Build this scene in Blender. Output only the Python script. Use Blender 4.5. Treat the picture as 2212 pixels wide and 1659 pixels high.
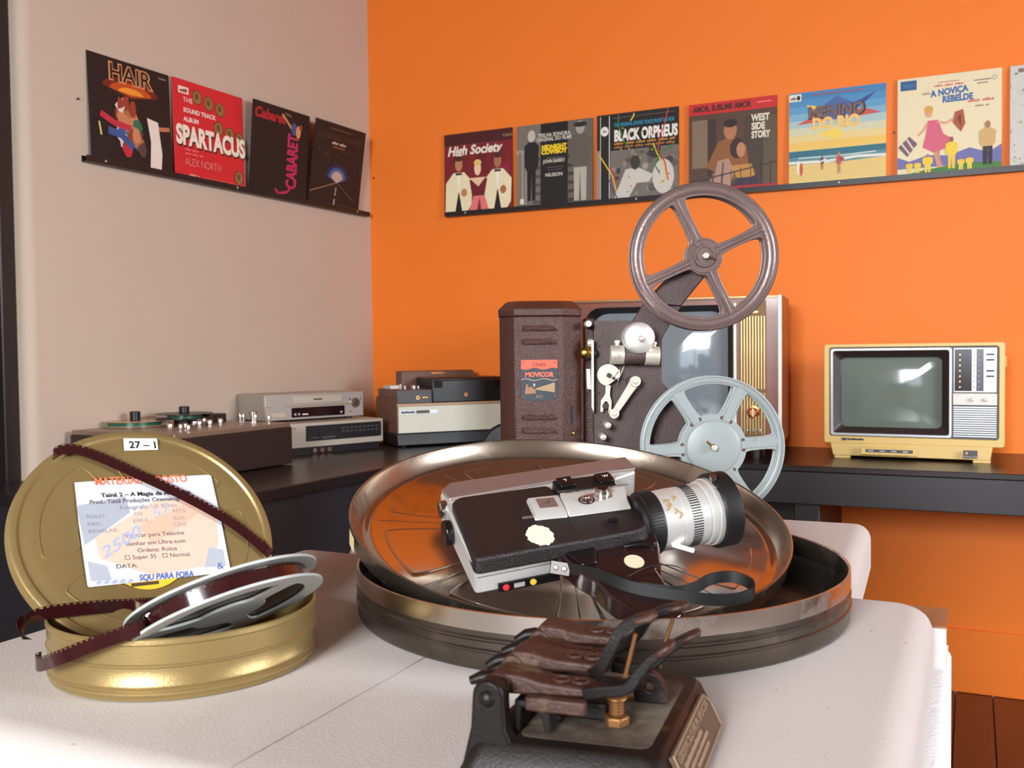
import bpy, bmesh, math, random
from mathutils import Vector, Matrix
random.seed(7)
for o in list(bpy.data.objects): bpy.data.objects.remove(o)
SC = bpy.context.scene
COL = SC.collection
PI = math.pi
sin, cos, rad = math.sin, math.cos, math.radians
V = Vector

# ------------------------------------------------------------------ camera
FPX = 2085.0
PITCH = math.atan(69.5 / FPX)
ROLL = 0.0112
EYE = V((0, 0, 1.085))
_f = V((0, cos(PITCH), -sin(PITCH))); _u0 = V((0, sin(PITCH), cos(PITCH))); _r0 = V((1, 0, 0))
_c = math.sqrt(1 - ROLL * ROLL)
_R = _r0 * _c - _u0 * ROLL
_U = _u0 * _c + _r0 * ROLL
cd = bpy.data.cameras.new('camera'); cam = bpy.data.objects.new('camera', cd); COL.objects.link(cam)
cd.sensor_fit = 'HORIZONTAL'; cd.sensor_width = 36.0; cd.lens = 36.0 * FPX / 2212.0
cd.clip_start = 0.02; cd.clip_end = 60
mw = Matrix((( _R.x, _U.x, -_f.x, EYE.x), (_R.y, _U.y, -_f.y, EYE.y), (_R.z, _U.z, -_f.z, EYE.z), (0, 0, 0, 1)))
cam.matrix_world = mw
cd.dof.use_dof = True; cd.dof.focus_distance = 1.0; cd.dof.aperture_fstop = 20.0
SC.camera = cam

# room frame: the corner of the orange and the pale wall, and the two wall directions
CORNER = V((-0.568, 3.95, 0))
E1 = V((0.9026, -0.4305, 0)).normalized()      # along the orange wall, to the right
N1 = V((-E1.y * -1, -E1.x, 0)); N1 = V((E1.y, -E1.x, 0))   # out of the orange wall into the room
E2 = V((-0.4695, -0.883, 0)).normalized()      # along the pale wall, towards the viewer
N2 = V((-E2.y, E2.x, 0))                       # out of the pale wall into the room
DEP = 5.5; WID = 5.2; CEIL = 4.2
Z3 = V((0, 0, 1))

# ------------------------------------------------------------------ world, daylight, exposure
w = bpy.data.worlds.new('world'); SC.world = w; w.use_nodes = True
bgn = w.node_tree.nodes['Background']; bgn.inputs[0].default_value = (0.72, 0.84, 1.0, 1); bgn.inputs[1].default_value = 7.0
SC.view_settings.view_transform = 'Standard'; SC.view_settings.look = 'None'
SC.view_settings.gamma = 1.0; SC.view_settings.use_curve_mapping = False
SC.view_settings.exposure = -0.38
FRONT0 = CORNER + E2 * DEP                     # left end of the window wall behind the viewer
WINS = [(1.75, 2.8, 0.9, 2.3)]     # a0, a1, z0, z1 along the window wall
def area(name, loc, xdir, ydir, sx, sy, power, col):
    ld = bpy.data.lights.new(name, 'AREA'); ld.shape = 'RECTANGLE'; ld.size = sx; ld.size_y = sy
    ld.energy = power; ld.color = col
    o = bpy.data.objects.new(name, ld); COL.objects.link(o)
    z = xdir.cross(ydir)
    o.matrix_world = Matrix(((xdir.x, ydir.x, z.x, loc.x), (xdir.y, ydir.y, z.y, loc.y), (xdir.z, ydir.z, z.z, loc.z), (0, 0, 0, 1)))
    return o
for i, (a0, a1, z0, z1) in enumerate(WINS):    # daylight for the window opening
    c = FRONT0 + E1 * ((a0 + a1) / 2) + E2 * 1.25 + Z3 * 2.65      # open sky a step outside the window, falling in and down
    area("window_daylight", c, E1, Z3, 2.6, 2.3, 1900, (0.96, 0.985, 1.0))
RIGHT0 = CORNER + E1 * WID
RWIN = (1.6, 2.9, 0.9, 2.4)
c = RIGHT0 + E2 * ((RWIN[0] + RWIN[1]) / 2) + E1 * 1.0 + Z3 * (0.9 + (RWIN[2] + RWIN[3]) / 2)
area('window_daylight', c, -E2, Z3, 2.6, 2.2, 750, (0.94, 0.97, 1.0))

# ------------------------------------------------------------------ pixel rays (to measure, on real planes)
def ray(px, py): return _f * FPX + _R * (px - 1106) - _U * (py - 829.5)
def at_y(px, py, Y): d = ray(px, py); return EYE + d * (Y / d.y)
def at_z(px, py, Z): d = ray(px, py); return EYE + d * ((Z - EYE.z) / d.z)
def on_plane(px, py, p, n): d = ray(px, py); return EYE + d * ((p - EYE).dot(n) / d.dot(n))

# ------------------------------------------------------------------ materials
def lin(c):
    r = []
    for x in c[:3]:
        x = x / 255.0
        r.append(x / 12.92 if x <= 0.04045 else ((x + 0.055) / 1.055) ** 2.4)
    return (r[0], r[1], r[2], 1)
MATS = {}
def M(name, col, rough=0.5, metal=0.0, var=0.08, scale=30, bump=0.0, bscale=None, dirt=None, spec=0.5, coat=0.0, specks=None, stretch=None):
    if name in MATS: return MATS[name]
    m = bpy.data.materials.new(name); m.use_nodes = True; nt = m.node_tree; b = nt.nodes['Principled BSDF']
    c = lin(col)
    tc = nt.nodes.new('ShaderNodeTexCoord'); src = tc.outputs['Object']
    if stretch:
        mp = nt.nodes.new('ShaderNodeMapping'); mp.inputs['Scale'].default_value = stretch
        nt.links.new(src, mp.inputs[0]); src = mp.outputs[0]
    nz = nt.nodes.new('ShaderNodeTexNoise'); nz.inputs['Scale'].default_value = scale; nz.inputs['Detail'].default_value = 4
    nt.links.new(src, nz.inputs['Vector'])
    mx = nt.nodes.new('ShaderNodeMix'); mx.data_type = 'RGBA'
    mx.inputs[6].default_value = tuple(x * (1 - var) for x in c[:3]) + (1,)
    mx.inputs[7].default_value = tuple(min(1, x * (1 + var)) for x in c[:3]) + (1,)
    nt.links.new(nz.outputs[0], mx.inputs[0]); out = mx.outputs[2]
    b.inputs['Roughness'].default_value = rough; b.inputs['Metallic'].default_value = metal
    b.inputs['Specular IOR Level'].default_value = spec
    if coat: b.inputs['Coat Weight'].default_value = coat; b.inputs['Coat Roughness'].default_value = 0.08
    if dirt:       # (colour, scale, low, high, roughness, metallic)
        n2 = nt.nodes.new('ShaderNodeTexNoise'); n2.inputs['Scale'].default_value = dirt[1]; n2.inputs['Detail'].default_value = 6
        n2.inputs['Roughness'].default_value = 0.65
        nt.links.new(tc.outputs['Object'], n2.inputs['Vector'])
        mr = nt.nodes.new('ShaderNodeMapRange'); mr.inputs[1].default_value = dirt[2]; mr.inputs[2].default_value = dirt[3]
        nt.links.new(n2.outputs[0], mr.inputs[0])
        m2 = nt.nodes.new('ShaderNodeMix'); m2.data_type = 'RGBA'; nt.links.new(mr.outputs[0], m2.inputs[0])
        nt.links.new(out, m2.inputs[6]); m2.inputs[7].default_value = lin(dirt[0]); out = m2.outputs[2]
        if len(dirt) > 4:
            for key, base, val in (('Roughness', rough, dirt[4]), ('Metallic', metal, dirt[5])):
                q = nt.nodes.new('ShaderNodeMapRange'); q.inputs[3].default_value = base; q.inputs[4].default_value = val
                nt.links.new(mr.outputs[0], q.inputs[0]); nt.links.new(q.outputs[0], b.inputs[key])
    if specks:     # (colour, scale, low, high): small dark crumbs, thicker in some places
        n4 = nt.nodes.new('ShaderNodeTexNoise'); n4.inputs['Scale'].default_value = specks[1]; n4.inputs['Detail'].default_value = 2
        n5 = nt.nodes.new('ShaderNodeTexNoise'); n5.inputs['Scale'].default_value = 7; n5.inputs['Detail'].default_value = 2
        nt.links.new(tc.outputs['Object'], n4.inputs['Vector']); nt.links.new(tc.outputs['Object'], n5.inputs['Vector'])
        ad = nt.nodes.new('ShaderNodeMath'); ad.operation = 'MULTIPLY_ADD'; ad.inputs[1].default_value = 0.45
        nt.links.new(n5.outputs[0], ad.inputs[0]); nt.links.new(n4.outputs[0], ad.inputs[2])
        r4 = nt.nodes.new('ShaderNodeMapRange'); r4.inputs[1].default_value = specks[2]; r4.inputs[2].default_value = specks[3]; nt.links.new(ad.outputs[0], r4.inputs[0])
        m4 = nt.nodes.new('ShaderNodeMix'); m4.data_type = 'RGBA'; nt.links.new(r4.outputs[0], m4.inputs[0]); nt.links.new(out, m4.inputs[6]); m4.inputs[7].default_value = lin(specks[0]); out = m4.outputs[2]
    nt.links.new(out, b.inputs['Base Color'])
    if bump:
        n3 = nt.nodes.new('ShaderNodeTexNoise'); n3.inputs['Scale'].default_value = bscale or scale * 4; n3.inputs['Detail'].default_value = 3
        nt.links.new(src, n3.inputs['Vector'])
        bp = nt.nodes.new('ShaderNodeBump'); bp.inputs['Strength'].default_value = bump; bp.inputs['Distance'].default_value = 0.002
        nt.links.new(n3.outputs[0], bp.inputs['Height']); nt.links.new(bp.outputs[0], b.inputs['Normal'])
    MATS[name] = m
    return m
def ink(col, rough=0.55):
    return M('print_%d_%d_%d' % tuple(int(x) for x in col), col, rough, var=0.05, scale=60)

# ------------------------------------------------------------------ geometry helpers
def frame(o, x, z=None, y=None):
    x = V(x).normalized()
    if z is not None: z = V(z); z = (z - x * z.dot(x)).normalized(); y = z.cross(x)
    else: y = V(y); y = (y - x * y.dot(x)).normalized(); z = x.cross(y)
    return Matrix(((x.x, y.x, z.x, o[0]), (x.y, y.y, z.y, o[1]), (x.z, y.z, z.z, o[2]), (0, 0, 0, 1)))
T = lambda x, y, z: Matrix.Translation((x, y, z))
RX = lambda a: Matrix.Rotation(rad(a), 4, 'X')
RY = lambda a: Matrix.Rotation(rad(a), 4, 'Y')
RZ = lambda a: Matrix.Rotation(rad(a), 4, 'Z')

class MB:
    def __init__(s): s.v = []; s.f = []; s.m = []; s.mi = 0
    def add(s, v, f, mx=None):
        k = len(s.v)
        s.v += [tuple(mx @ V(p)) if mx else tuple(p) for p in v]
        s.f += [[i + k for i in q] for q in f]; s.m += [s.mi] * len(f); return s
    def box(s, x0, x1, y0, y1, z0, z1, mx=None):
        return s.add([(x0, y0, z0), (x1, y0, z0), (x1, y1, z0), (x0, y1, z0), (x0, y0, z1), (x1, y0, z1), (x1, y1, z1), (x0, y1, z1)],
                     [(0, 3, 2, 1), (4, 5, 6, 7), (0, 1, 5, 4), (1, 2, 6, 5), (2, 3, 7, 6), (3, 0, 4, 7)], mx)
    def loft(s, rings, mx=None, cap=True, closed=True):
        n = len(rings[0]); v = [p for r in rings for p in r]; f = []
        for i in range(len(rings) - 1):
            for j in range(n if closed else n - 1):
                a = i * n + j; b = i * n + (j + 1) % n
                f.append((a, b, b + n, a + n))
        if cap and closed:
            f.append(tuple(range(n - 1, -1, -1))); f.append(tuple(range((len(rings) - 1) * n, len(rings) * n)))
        return s.add(v, f, mx)
    def prism(s, poly, z0, z1, mx=None, top=None):
        return s.loft([[(x, y, z0) for x, y in poly], [(x, y, z1) for x, y in (top or poly)]], mx)
    def cyl(s, r, z0, z1, n=24, mx=None, r2=None):
        c = [(cos(2 * PI * i / n), sin(2 * PI * i / n)) for i in range(n)]
        q = r if r2 is None else r2
        return s.loft([[(x * r, y * r, z0) for x, y in c], [(x * q, y * q, z1) for x, y in c]], mx)
    def lathe(s, prof, n=64, mx=None, loop=False):
        v = []; f = []; k = len(prof)
        for i in range(n):
            a = 2 * PI * i / n
            v += [(r * cos(a), r * sin(a), z) for r, z in prof]
        for i in range(n):
            i2 = (i + 1) % n
            for j in range(k if loop else k - 1):
                j2 = (j + 1) % k
                f.append((i * k + j, i2 * k + j, i2 * k + j2, i * k + j2))
        return s.add(v, f, mx)
    def tube(s, pts, r, n=10, mx=None, closed=False, flat=1.0, up=None):
        pts = [V(p) for p in pts]; N = len(pts); rings = []
        rr = r if isinstance(r, (list, tuple)) else [r] * N
        prev = V(up) if up else None
        for i in range(N):
            t = (pts[(i + 1) % N] - pts[i - 1]) if closed else (pts[min(i + 1, N - 1)] - pts[max(i - 1, 0)])
            t.normalize()
            if prev is None: prev = V((0, 0, 1)) if abs(t.z) < 0.9 else V((1, 0, 0))
            a = t.cross(prev).normalized(); b = a.cross(t).normalized()
            if up is None: prev = b
            rings.append([tuple(pts[i] + a * (cos(2 * PI * j / n) * rr[i]) + b * (sin(2 * PI * j / n) * rr[i] * flat)) for j in range(n)])
        if closed: rings.append(rings[0]); return s.loft(rings, mx, cap=False)
        return s.loft(rings, mx)
    def bar(s, pts, wid, th, up, mx=None):            # rectangular section swept along pts, wid across, th along up
        pts = [V(p) for p in pts]; N = len(pts); rings = []
        for i in range(N):
            t = (pts[min(i + 1, N - 1)] - pts[max(i - 1, 0)]).normalized(); u = V(up[i] if isinstance(up, list) else up)
            a = t.cross(u).normalized(); b = a.cross(t).normalized()
            ww = (wid[i] if isinstance(wid, list) else wid) / 2; hh = (th[i] if isinstance(th, list) else th) / 2
            rings.append([tuple(pts[i] + a * x + b * y) for x, y in ((-ww, -hh), (ww, -hh), (ww, hh), (-ww, hh))])
        return s.loft(rings, mx)
    def mesh(s, me, mx=None):
        return s.add([p.co.copy() for p in me.vertices], [list(p.vertices) for p in me.polygons], mx)
    def build(s, name, mat, parent=None, smooth=None, bevel=0, seg=2, mw=None):
        me = bpy.data.meshes.new(name); me.from_pydata(s.v, [], s.f)
        bm = bmesh.new(); bm.from_mesh(me); bmesh.ops.recalc_face_normals(bm, faces=bm.faces); bm.to_mesh(me); bm.free()
        for m in (mat if isinstance(mat, list) else [mat]): me.materials.append(m)
        if isinstance(mat, list) and len(s.m) == len(me.polygons): me.polygons.foreach_set('material_index', s.m)
        o = bpy.data.objects.new(name, me); COL.objects.link(o)
        if parent: o.parent = parent
        if mw is not None: o.matrix_basis = mw
        if bevel:
            b = o.modifiers.new('bevel', 'BEVEL'); b.width = bevel; b.segments = seg; b.limit_method = 'ANGLE'; b.angle_limit = rad(40)
            if smooth is None: smooth = 40
        if smooth:
            me.shade_smooth(); me.set_sharp_from_angle(angle=rad(smooth))
        me.update(); return o

def empty(name, mw): 
    o = bpy.data.objects.new(name, None); COL.objects.link(o); o.matrix_world = mw; o.empty_display_size = 0.02; return o
def tag(o, label, cat, group=None):
    o['label'] = label; o['category'] = cat
    if group: o['group'] = group
    return o
def struct(o): o['kind'] = 'structure'; return o
def curve_mesh(cu):
    o = bpy.data.objects.new('tmp', cu); COL.objects.link(o)
    dg = bpy.context.evaluated_depsgraph_get(); dg.update()
    me = bpy.data.meshes.new_from_object(o.evaluated_get(dg))
    bpy.data.objects.remove(o); bpy.data.curves.remove(cu); return me
def shape2d(outlines, depth, bevel=0.0):
    cu = bpy.data.curves.new('tmp', 'CURVE'); cu.dimensions = '2D'; cu.fill_mode = 'BOTH'; cu.extrude = max(depth / 2 - bevel, 0.00005)
    cu.bevel_depth = bevel; cu.bevel_resolution = 1; cu.offset = -bevel
    for pl in outlines:
        sp = cu.splines.new('POLY'); sp.points.add(len(pl) - 1); sp.use_cyclic_u = True
        for p, q in zip(sp.points, pl): p.co = (q[0], q[1], 0, 1)
    return curve_mesh(cu)
def text_mesh(body, size, align='LEFT', ext=0.00006, shear=0, sx=1.0, bold=0.0, spacing=1.0):
    cu = bpy.data.curves.new('tmp', 'FONT'); cu.body = body; cu.size = size; cu.align_x = align; cu.extrude = ext; cu.shear = shear
    cu.offset = bold; cu.space_character = spacing; cu.resolution_u = 3
    me = curve_mesh(cu)
    if sx != 1.0:
        for p in me.vertices: p.co.x *= sx
    return me
def circ(r, n=48, cx=0, cy=0, a0=0): return [(cx + r * cos(a0 + 2 * PI * i / n), cy + r * sin(a0 + 2 * PI * i / n)) for i in range(n)]
def chaikin(p, it=2):
    for _ in range(it):
        q = []
        for i in range(len(p)):
            a = p[i]; b = p[(i + 1) % len(p)]
            q.append((a[0] * .75 + b[0] * .25, a[1] * .75 + b[1] * .25)); q.append((a[0] * .25 + b[0] * .75, a[1] * .25 + b[1] * .75))
        p = q
    return p
def rpoly(p, r, n=3):                                  # polygon with every corner rounded to about radius r
    o = []
    for i in range(len(p)):
        a, b, c = V(p[i - 1]), V(p[i]), V(p[(i + 1) % len(p)])
        q = min(r, (a - b).length * .45, (c - b).length * .45)
        s0 = b + (a - b).normalized() * q; s1 = b + (c - b).normalized() * q
        for k in range(n + 1):
            t = k / n; w_ = s0 * (1 - t) ** 2 + b * (2 * t * (1 - t)) + s1 * t * t; o.append((w_.x, w_.y))
    return o
def rrect(x0, x1, y0, y1, r, n=5):
    o = []
    for cx, cy, a in ((x1 - r, y1 - r, 0), (x0 + r, y1 - r, 90), (x0 + r, y0 + r, 180), (x1 - r, y0 + r, 270)):
        for i in range(n + 1): t = rad(a + 90 * i / n); o.append((cx + r * cos(t), cy + r * sin(t)))
    return o
def sector(r1, r2, a0, a1, k=9, it=2):
    return chaikin([(r2 * cos(a0 + (a1 - a0) * i / k), r2 * sin(a0 + (a1 - a0) * i / k)) for i in range(k + 1)] +
                   [(r1 * cos(a1 + (a0 - a1) * i / 5), r1 * sin(a1 + (a0 - a1) * i / 5)) for i in range(6)], it)
def spoke_hole(r1, r2, a0, a1, hw, k=10, it=2):       # opening between two straight parallel-sided spokes of half width hw
    d1 = math.asin(hw / r1); d2 = math.asin(hw / r2)
    return chaikin([(r2 * cos(t), r2 * sin(t)) for t in [a0 + d2 + (a1 - a0 - 2 * d2) * i / k for i in range(k + 1)]] +
                   [(r1 * cos(t), r1 * sin(t)) for t in [a1 - d1 - (a1 - a0 - 2 * d1) * i / 5 for i in range(6)]], it)
def lettering(body, size, mat, parent, mx, name='lettering', **k):
    return MB().mesh(text_mesh(body, size, **k), mx).build(name, mat, parent)

def smear(wd, h, mat, parent, mx, name, n=8, th=0.0003):   # a worn word that cannot be read: one ragged dark strip
    top = [(wd * (n - k) / n, h * (.75 + .25 * ((k * 7) % 3) / 2)) for k in range(n + 1)]
    return MB().prism([(0, 0), (wd, 0)] + top, 0, th, mx).build(name, mat, parent)
class Art:                                            # flat print: coloured polygons stacked in real, thin layers
    def __init__(s, W, H): s.W = W; s.H = H; s.b = MB(); s.mats = []; s.z = 0.0
    def idx(s, col):
        m = ink(col)
        if m not in s.mats: s.mats.append(m)
        return s.mats.index(m)
    def poly(s, pts, col, step=True):
        if step: s.z += 0.00006
        s.b.mi = s.idx(col); s.b.add([(x * s.W, y * s.H, s.z) for x, y in pts], [tuple(range(len(pts)))]); return s
    def rect(s, x0, x1, y0, y1, col): return s.poly([(x0, y0), (x1, y0), (x1, y1), (x0, y1)], col)
    def ell(s, cx, cy, rx, ry, col, n=20): return s.poly([(cx + rx * cos(2 * PI * i / n), cy + ry * sin(2 * PI * i / n)) for i in range(n)], col)
    def line(s, pts, wd, col):
        s.z += 0.00006; s.b.mi = s.idx(col)
        for a, b in zip(pts, pts[1:]):
            d = V((b[0] - a[0], b[1] - a[1])); n = V((-d.y, d.x)).normalized() * wd / 2
            s.b.add([((a[0] + n.x) * s.W, (a[1] + n.y) * s.H, s.z), ((a[0] - n.x) * s.W, (a[1] - n.y) * s.H, s.z),
                     ((b[0] - n.x) * s.W, (b[1] - n.y) * s.H, s.z), ((b[0] + n.x) * s.W, (b[1] + n.y) * s.H, s.z)], [(0, 1, 2, 3)])
        return s
    def text(s, body, x, y, size, col, rot=0, **k):
        s.z += 0.00006; s.b.mi = s.idx(col)
        s.b.mesh(text_mesh(body, size * s.H, ext=0, **k), T(x * s.W, y * s.H, s.z) @ RZ(rot)); return s
    def smear(s, x, y, wd, h, col, n=None):            # a line of print too small to read
        n = n or max(3, int(wd / (h * .8))); s.z += 0.00006; s.b.mi = s.idx(col); q = wd / n
        for k in range(n):
            if k % 6 == 5: continue
            t = h * (.6 + .4 * ((k * 7) % 3) / 2)
            s.b.add([((x + k * q) * s.W, y * s.H, s.z), ((x + (k + .95) * q) * s.W, y * s.H, s.z), ((x + (k + .95) * q) * s.W, (y + t) * s.H, s.z), ((x + k * q) * s.W, (y + t) * s.H, s.z)], [(0, 1, 2, 3)])
        return s
    def figure(s, x, y, h, top, skin, low, wd=1.0):   # a plain standing figure
        w_ = h * .19 * wd
        s.poly([(x - w_ * .55, y), (x - w_ * .1, y), (x, y + h * .4), (x + w_ * .1, y), (x + w_ * .55, y), (x + w_ * .6, y + h * .48), (x - w_ * .6, y + h * .48)], low)
        s.poly([(x - w_ * .6, y + h * .42), (x + w_ * .6, y + h * .42), (x + w_ * .95, y + h * .5), (x + w_, y + h * .78), (x + w_ * .4, y + h * .84), (x - w_ * .4, y + h * .84), (x - w_, y + h * .78), (x - w_ * .95, y + h * .5)], top)
        s.ell(x, y + h * .92, h * .062, h * .085, skin)
        return s
    def build(s, parent, mx, name='printed_picture'): return s.b.build(name, s.mats, parent, mw=mx)

# ================================================================== THE ROOM
m_orange = M('orange_wall_paint', (246, 128, 40), 0.55, var=0.03, scale=3, bump=0.12, bscale=60, spec=0.35)
m_pale = M('pale_pink_wall_paint', (194, 176, 159), 0.7, var=0.03, scale=4, bump=0.35, bscale=25, spec=0.3)
m_white = M('white_paint', (225, 225, 220), 0.6, var=0.03)
m_plank = M('dark_red_brown_floor_board', (98, 44, 26), 0.32, var=0.25, scale=8, stretch=(12, 1, 1))
m_door = M('dark_stained_door_wood', (30, 22, 20), 0.4, var=0.2, scale=20)
m_black = M('black_desk_paint', (38, 36, 40), 0.42, var=0.12, scale=25, bump=0.08, dirt=((96, 84, 78), 14, 0.66, 0.8))
m_blacktop = M('black_brown_desk_top', (34, 28, 28), 0.3, var=0.15, scale=12, dirt=((74, 60, 50), 7, 0.62, 0.8))

def wall_frame(o, x): return frame(o, x, Z3)           # local x along the wall, y back into it, z up
F_OR = frame(CORNER, E1, Z3)                           # x along the orange wall, y out of the room
F_LE = frame(CORNER, -E2, Z3)                          # x towards the corner, y out of the room
# orange wall
struct(MB().box(0, WID + 0.3, 0, 0.2, 0, CEIL).build('wall_back', m_orange, mw=F_OR))
bb = struct(MB().box(0, WID, -0.012, 0, 0, 0.2).build('baseboard_back', m_orange, mw=F_OR, bevel=0.003))
# pale wall with its rounded end at the door opening
WE = 1.545
end = [(0.2, 0), (-WE + 0.03, 0)] + [(-WE + 0.03 - 0.03 * sin(rad(a)), 0.03 - 0.03 * cos(rad(a))) for a in range(15, 91, 15)] + [(-WE, 0.2), (0.2, 0.2)]
struct(MB().prism(end, 0, CEIL).build('wall_left', m_pale, mw=F_LE, smooth=30))
struct(MB().box(-DEP - 0.2, -WE - 0.9, 0, 0.2, 0, CEIL).box(-WE - 0.9, -WE, 0, 0.2, 2.6, CEIL).build('wall_left', m_pale, mw=F_LE))
d1 = struct(MB().box(-WE - 0.9, -WE - 0.001, 0.115, 0.16, 0.01, 2.6).build('door_1', m_door, mw=F_LE, bevel=0.004))
for x0, x1, z0, z1 in ((-WE - 0.045, -WE - 0.001, 0, 2.6), (-WE - 0.9, -WE - 0.86, 0, 2.6), (-WE - 0.86, -WE - 0.045, 2.55, 2.6)):
    MB().box(x0, x1, 0.042, 0.115, z0, z1).build('door_frame', m_door, d1, bevel=0.004)
for z0, z1 in ((0.25, 1.1), (1.25, 2.35)):
    MB().box(-WE - 0.75, -WE - 0.16, 0.105, 0.116, z0, z1).build('door_panel', m_door, d1, bevel=0.006)
MB().cyl(0.022, 0, 0.05, 20, T(-WE - 0.8, 0.115, 1.0) @ RX(90)).build('door_handle', M('dull_brass', (150, 120, 60), 0.35, 1.0), d1, smooth=40)
# window wall behind the viewer, right wall
F_FR = frame(FRONT0, E1, Z3)
b = MB(); xs = [(-0.3, WINS[0][0]), (WINS[0][1], WID + 0.3)]
for x0, x1 in xs: b.box(x0, x1, -0.2, 0, 0, CEIL)
for a0, a1, z0, z1 in WINS: b.box(a0, a1, -0.2, 0, 0, z0).box(a0, a1, -0.2, 0, z1, CEIL)
struct(b.build('wall_front', m_white, mw=F_FR))
F_RI = frame(RIGHT0, E2, Z3)
b = MB().box(-0.2, RWIN[0], 0, 0.2, 0, CEIL).box(RWIN[1], DEP + 0.2, 0, 0.2, 0, CEIL).box(RWIN[0], RWIN[1], 0, 0.2, 0, RWIN[2]).box(RWIN[0], RWIN[1], 0, 0.2, RWIN[3], CEIL)
struct(b.build('wall_right', m_white, mw=F_RI @ Matrix.Scale(-1, 4, (0, 1, 0)) if False else F_RI))
def window(n, F, a0, a1, z0, z1, y):
    o = struct(MB().box(a0, a0 + .05, y - .03, y + .03, z0, z1).box(a1 - .05, a1, y - .03, y + .03, z0, z1).box(a0, a1, y - .03, y + .03, z0, z0 + .05).box(a0, a1, y - .03, y + .03, z1 - .05, z1)
               .build('window_%d' % n, m_white, mw=F))
    c = (a0 + a1) / 2
    MB().box(c - .025, c + .025, y - .025, y + .025, z0, z1).build('window_mullion', m_white, o)
    for k in (1, 2):
        z = z0 + (z1 - z0) * k / 3
        MB().box(a0 + .05, a1 - .05, y - .02, y + .02, z - .014, z + .014).build('glazing_bar', m_white, o)
    MB().box(a0 - .06, a1 + .06, y - .0, y + (.16 if n == 1 else -.16), z0 - .04, z0).build('window_sill', m_white, o)
window(1, F_FR, *WINS[0], -0.09); window(2, F_RI, *RWIN, 0.09)
# floor of boards, ceiling
fl = struct(MB().box(-0.6, WID + 0.4, -DEP - 0.4, 0.3, -0.12, -0.022).build('floor', m_plank, mw=F_OR))
pm = None
for i in range(int((WID + 0.6) / 0.105)):
    x = -0.35 + i * 0.105
    if pm is None:
        pl = MB().box(0.001, 0.104, -DEP - 0.3, 0, -0.022, 0).build('plank', m_plank, fl, bevel=0.0015, seg=1); pm = pl
    else:
        pl = pm.copy(); COL.objects.link(pl); pl.parent = fl
    pl.location = (x, random.uniform(-.004, .004), random.uniform(-.0006, 0.0))
struct(MB().box(-0.6, WID + 0.4, -DEP - 0.4, 0.3, CEIL, CEIL + 0.15).build('ceiling', M('brown_ceiling_boards', (150, 122, 98), 0.6, var=0.1), mw=F_OR))
# nail and wire marks on the walls
def or_at(px, py, off=0.0): return on_plane(px, py, CORNER + N1 * off, N1)
def le_at(px, py, off=0.0): return on_plane(px, py, CORNER + N2 * off, N2)
m_nail = M('dark_iron_nail', (60, 50, 46), 0.5, 0.8)
for (px, py, wall, lab) in ((1932, 287, 'o', 'small nail in the orange wall between the beach and the cream sleeves'),
                            (809, 385, 'o', 'small nail in the orange wall beside the room corner'),
                            (166, 214, 'l', 'small nail in the pale wall left of the record sleeves')):
    p = or_at(px, py) if wall == 'o' else le_at(px, py); n = N1 if wall == 'o' else N2
    o = MB().cyl(0.0015, -0.004, 0.006, 10).cyl(0.003, 0.006, 0.0075, 12).build('wall_nail', m_nail, mw=frame(p, Z3, n), smooth=40); tag(o, lab, 'nail')

# ================================================================== DESKS
DZ = 0.757
# right desk along the orange wall (local x along wall, y = distance from the wall towards the room is negative)
dr = empty('desk', F_OR); tag(dr, 'long black desk along the orange wall, carrying the cream television', 'desk')
MB().box(0.75, WID - 0.05, -0.545, -0.002, DZ - 0.016, DZ).build('desk_top', m_blacktop, dr, bevel=0.002)
MB().box(0.77, WID - 0.07, -0.54, -0.52, DZ - 0.108, DZ - 0.0165).build('apron', m_black, dr, bevel=0.002)
ue = (on_plane(1772, 1110, CORNER + N1 * 0.5, N1) - CORNER).dot(E1)
MB().box(ue - 0.07, ue, -0.515, -0.01, 0, DZ - 0.0165).build('leg_panel', m_black, dr, bevel=0.003)
MB().box(0.8, ue - 0.0705, -0.36, -0.34, 0.06, DZ - 0.0165).build('back_panel', m_black, dr)
MB().box(WID - 0.14, WID - 0.07, -0.515, -0.01, 0, DZ - 0.0165).build('leg_panel', m_black, dr, bevel=0.003)
# left desk along the pale wall (local x towards the corner: negative; y negative = into the room)
dl = empty('desk', F_LE); tag(dl, 'black desk along the pale wall, carrying the tape recorder and the video decks', 'desk')
MB().box(-1.75, 0, -0.735, -0.002, DZ - 0.03, DZ).build('desk_top', m_blacktop, dl, bevel=0.003)
MB().box(-1.72, -0.002, -0.715, -0.695, 0.0, DZ - 0.0305).build('front_panel', m_black, dl, bevel=0.002)
MB().box(-1.74, -1.71, -0.69, -0.01, 0, DZ - 0.0305).build('leg_panel', m_black, dl, bevel=0.003)

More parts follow.
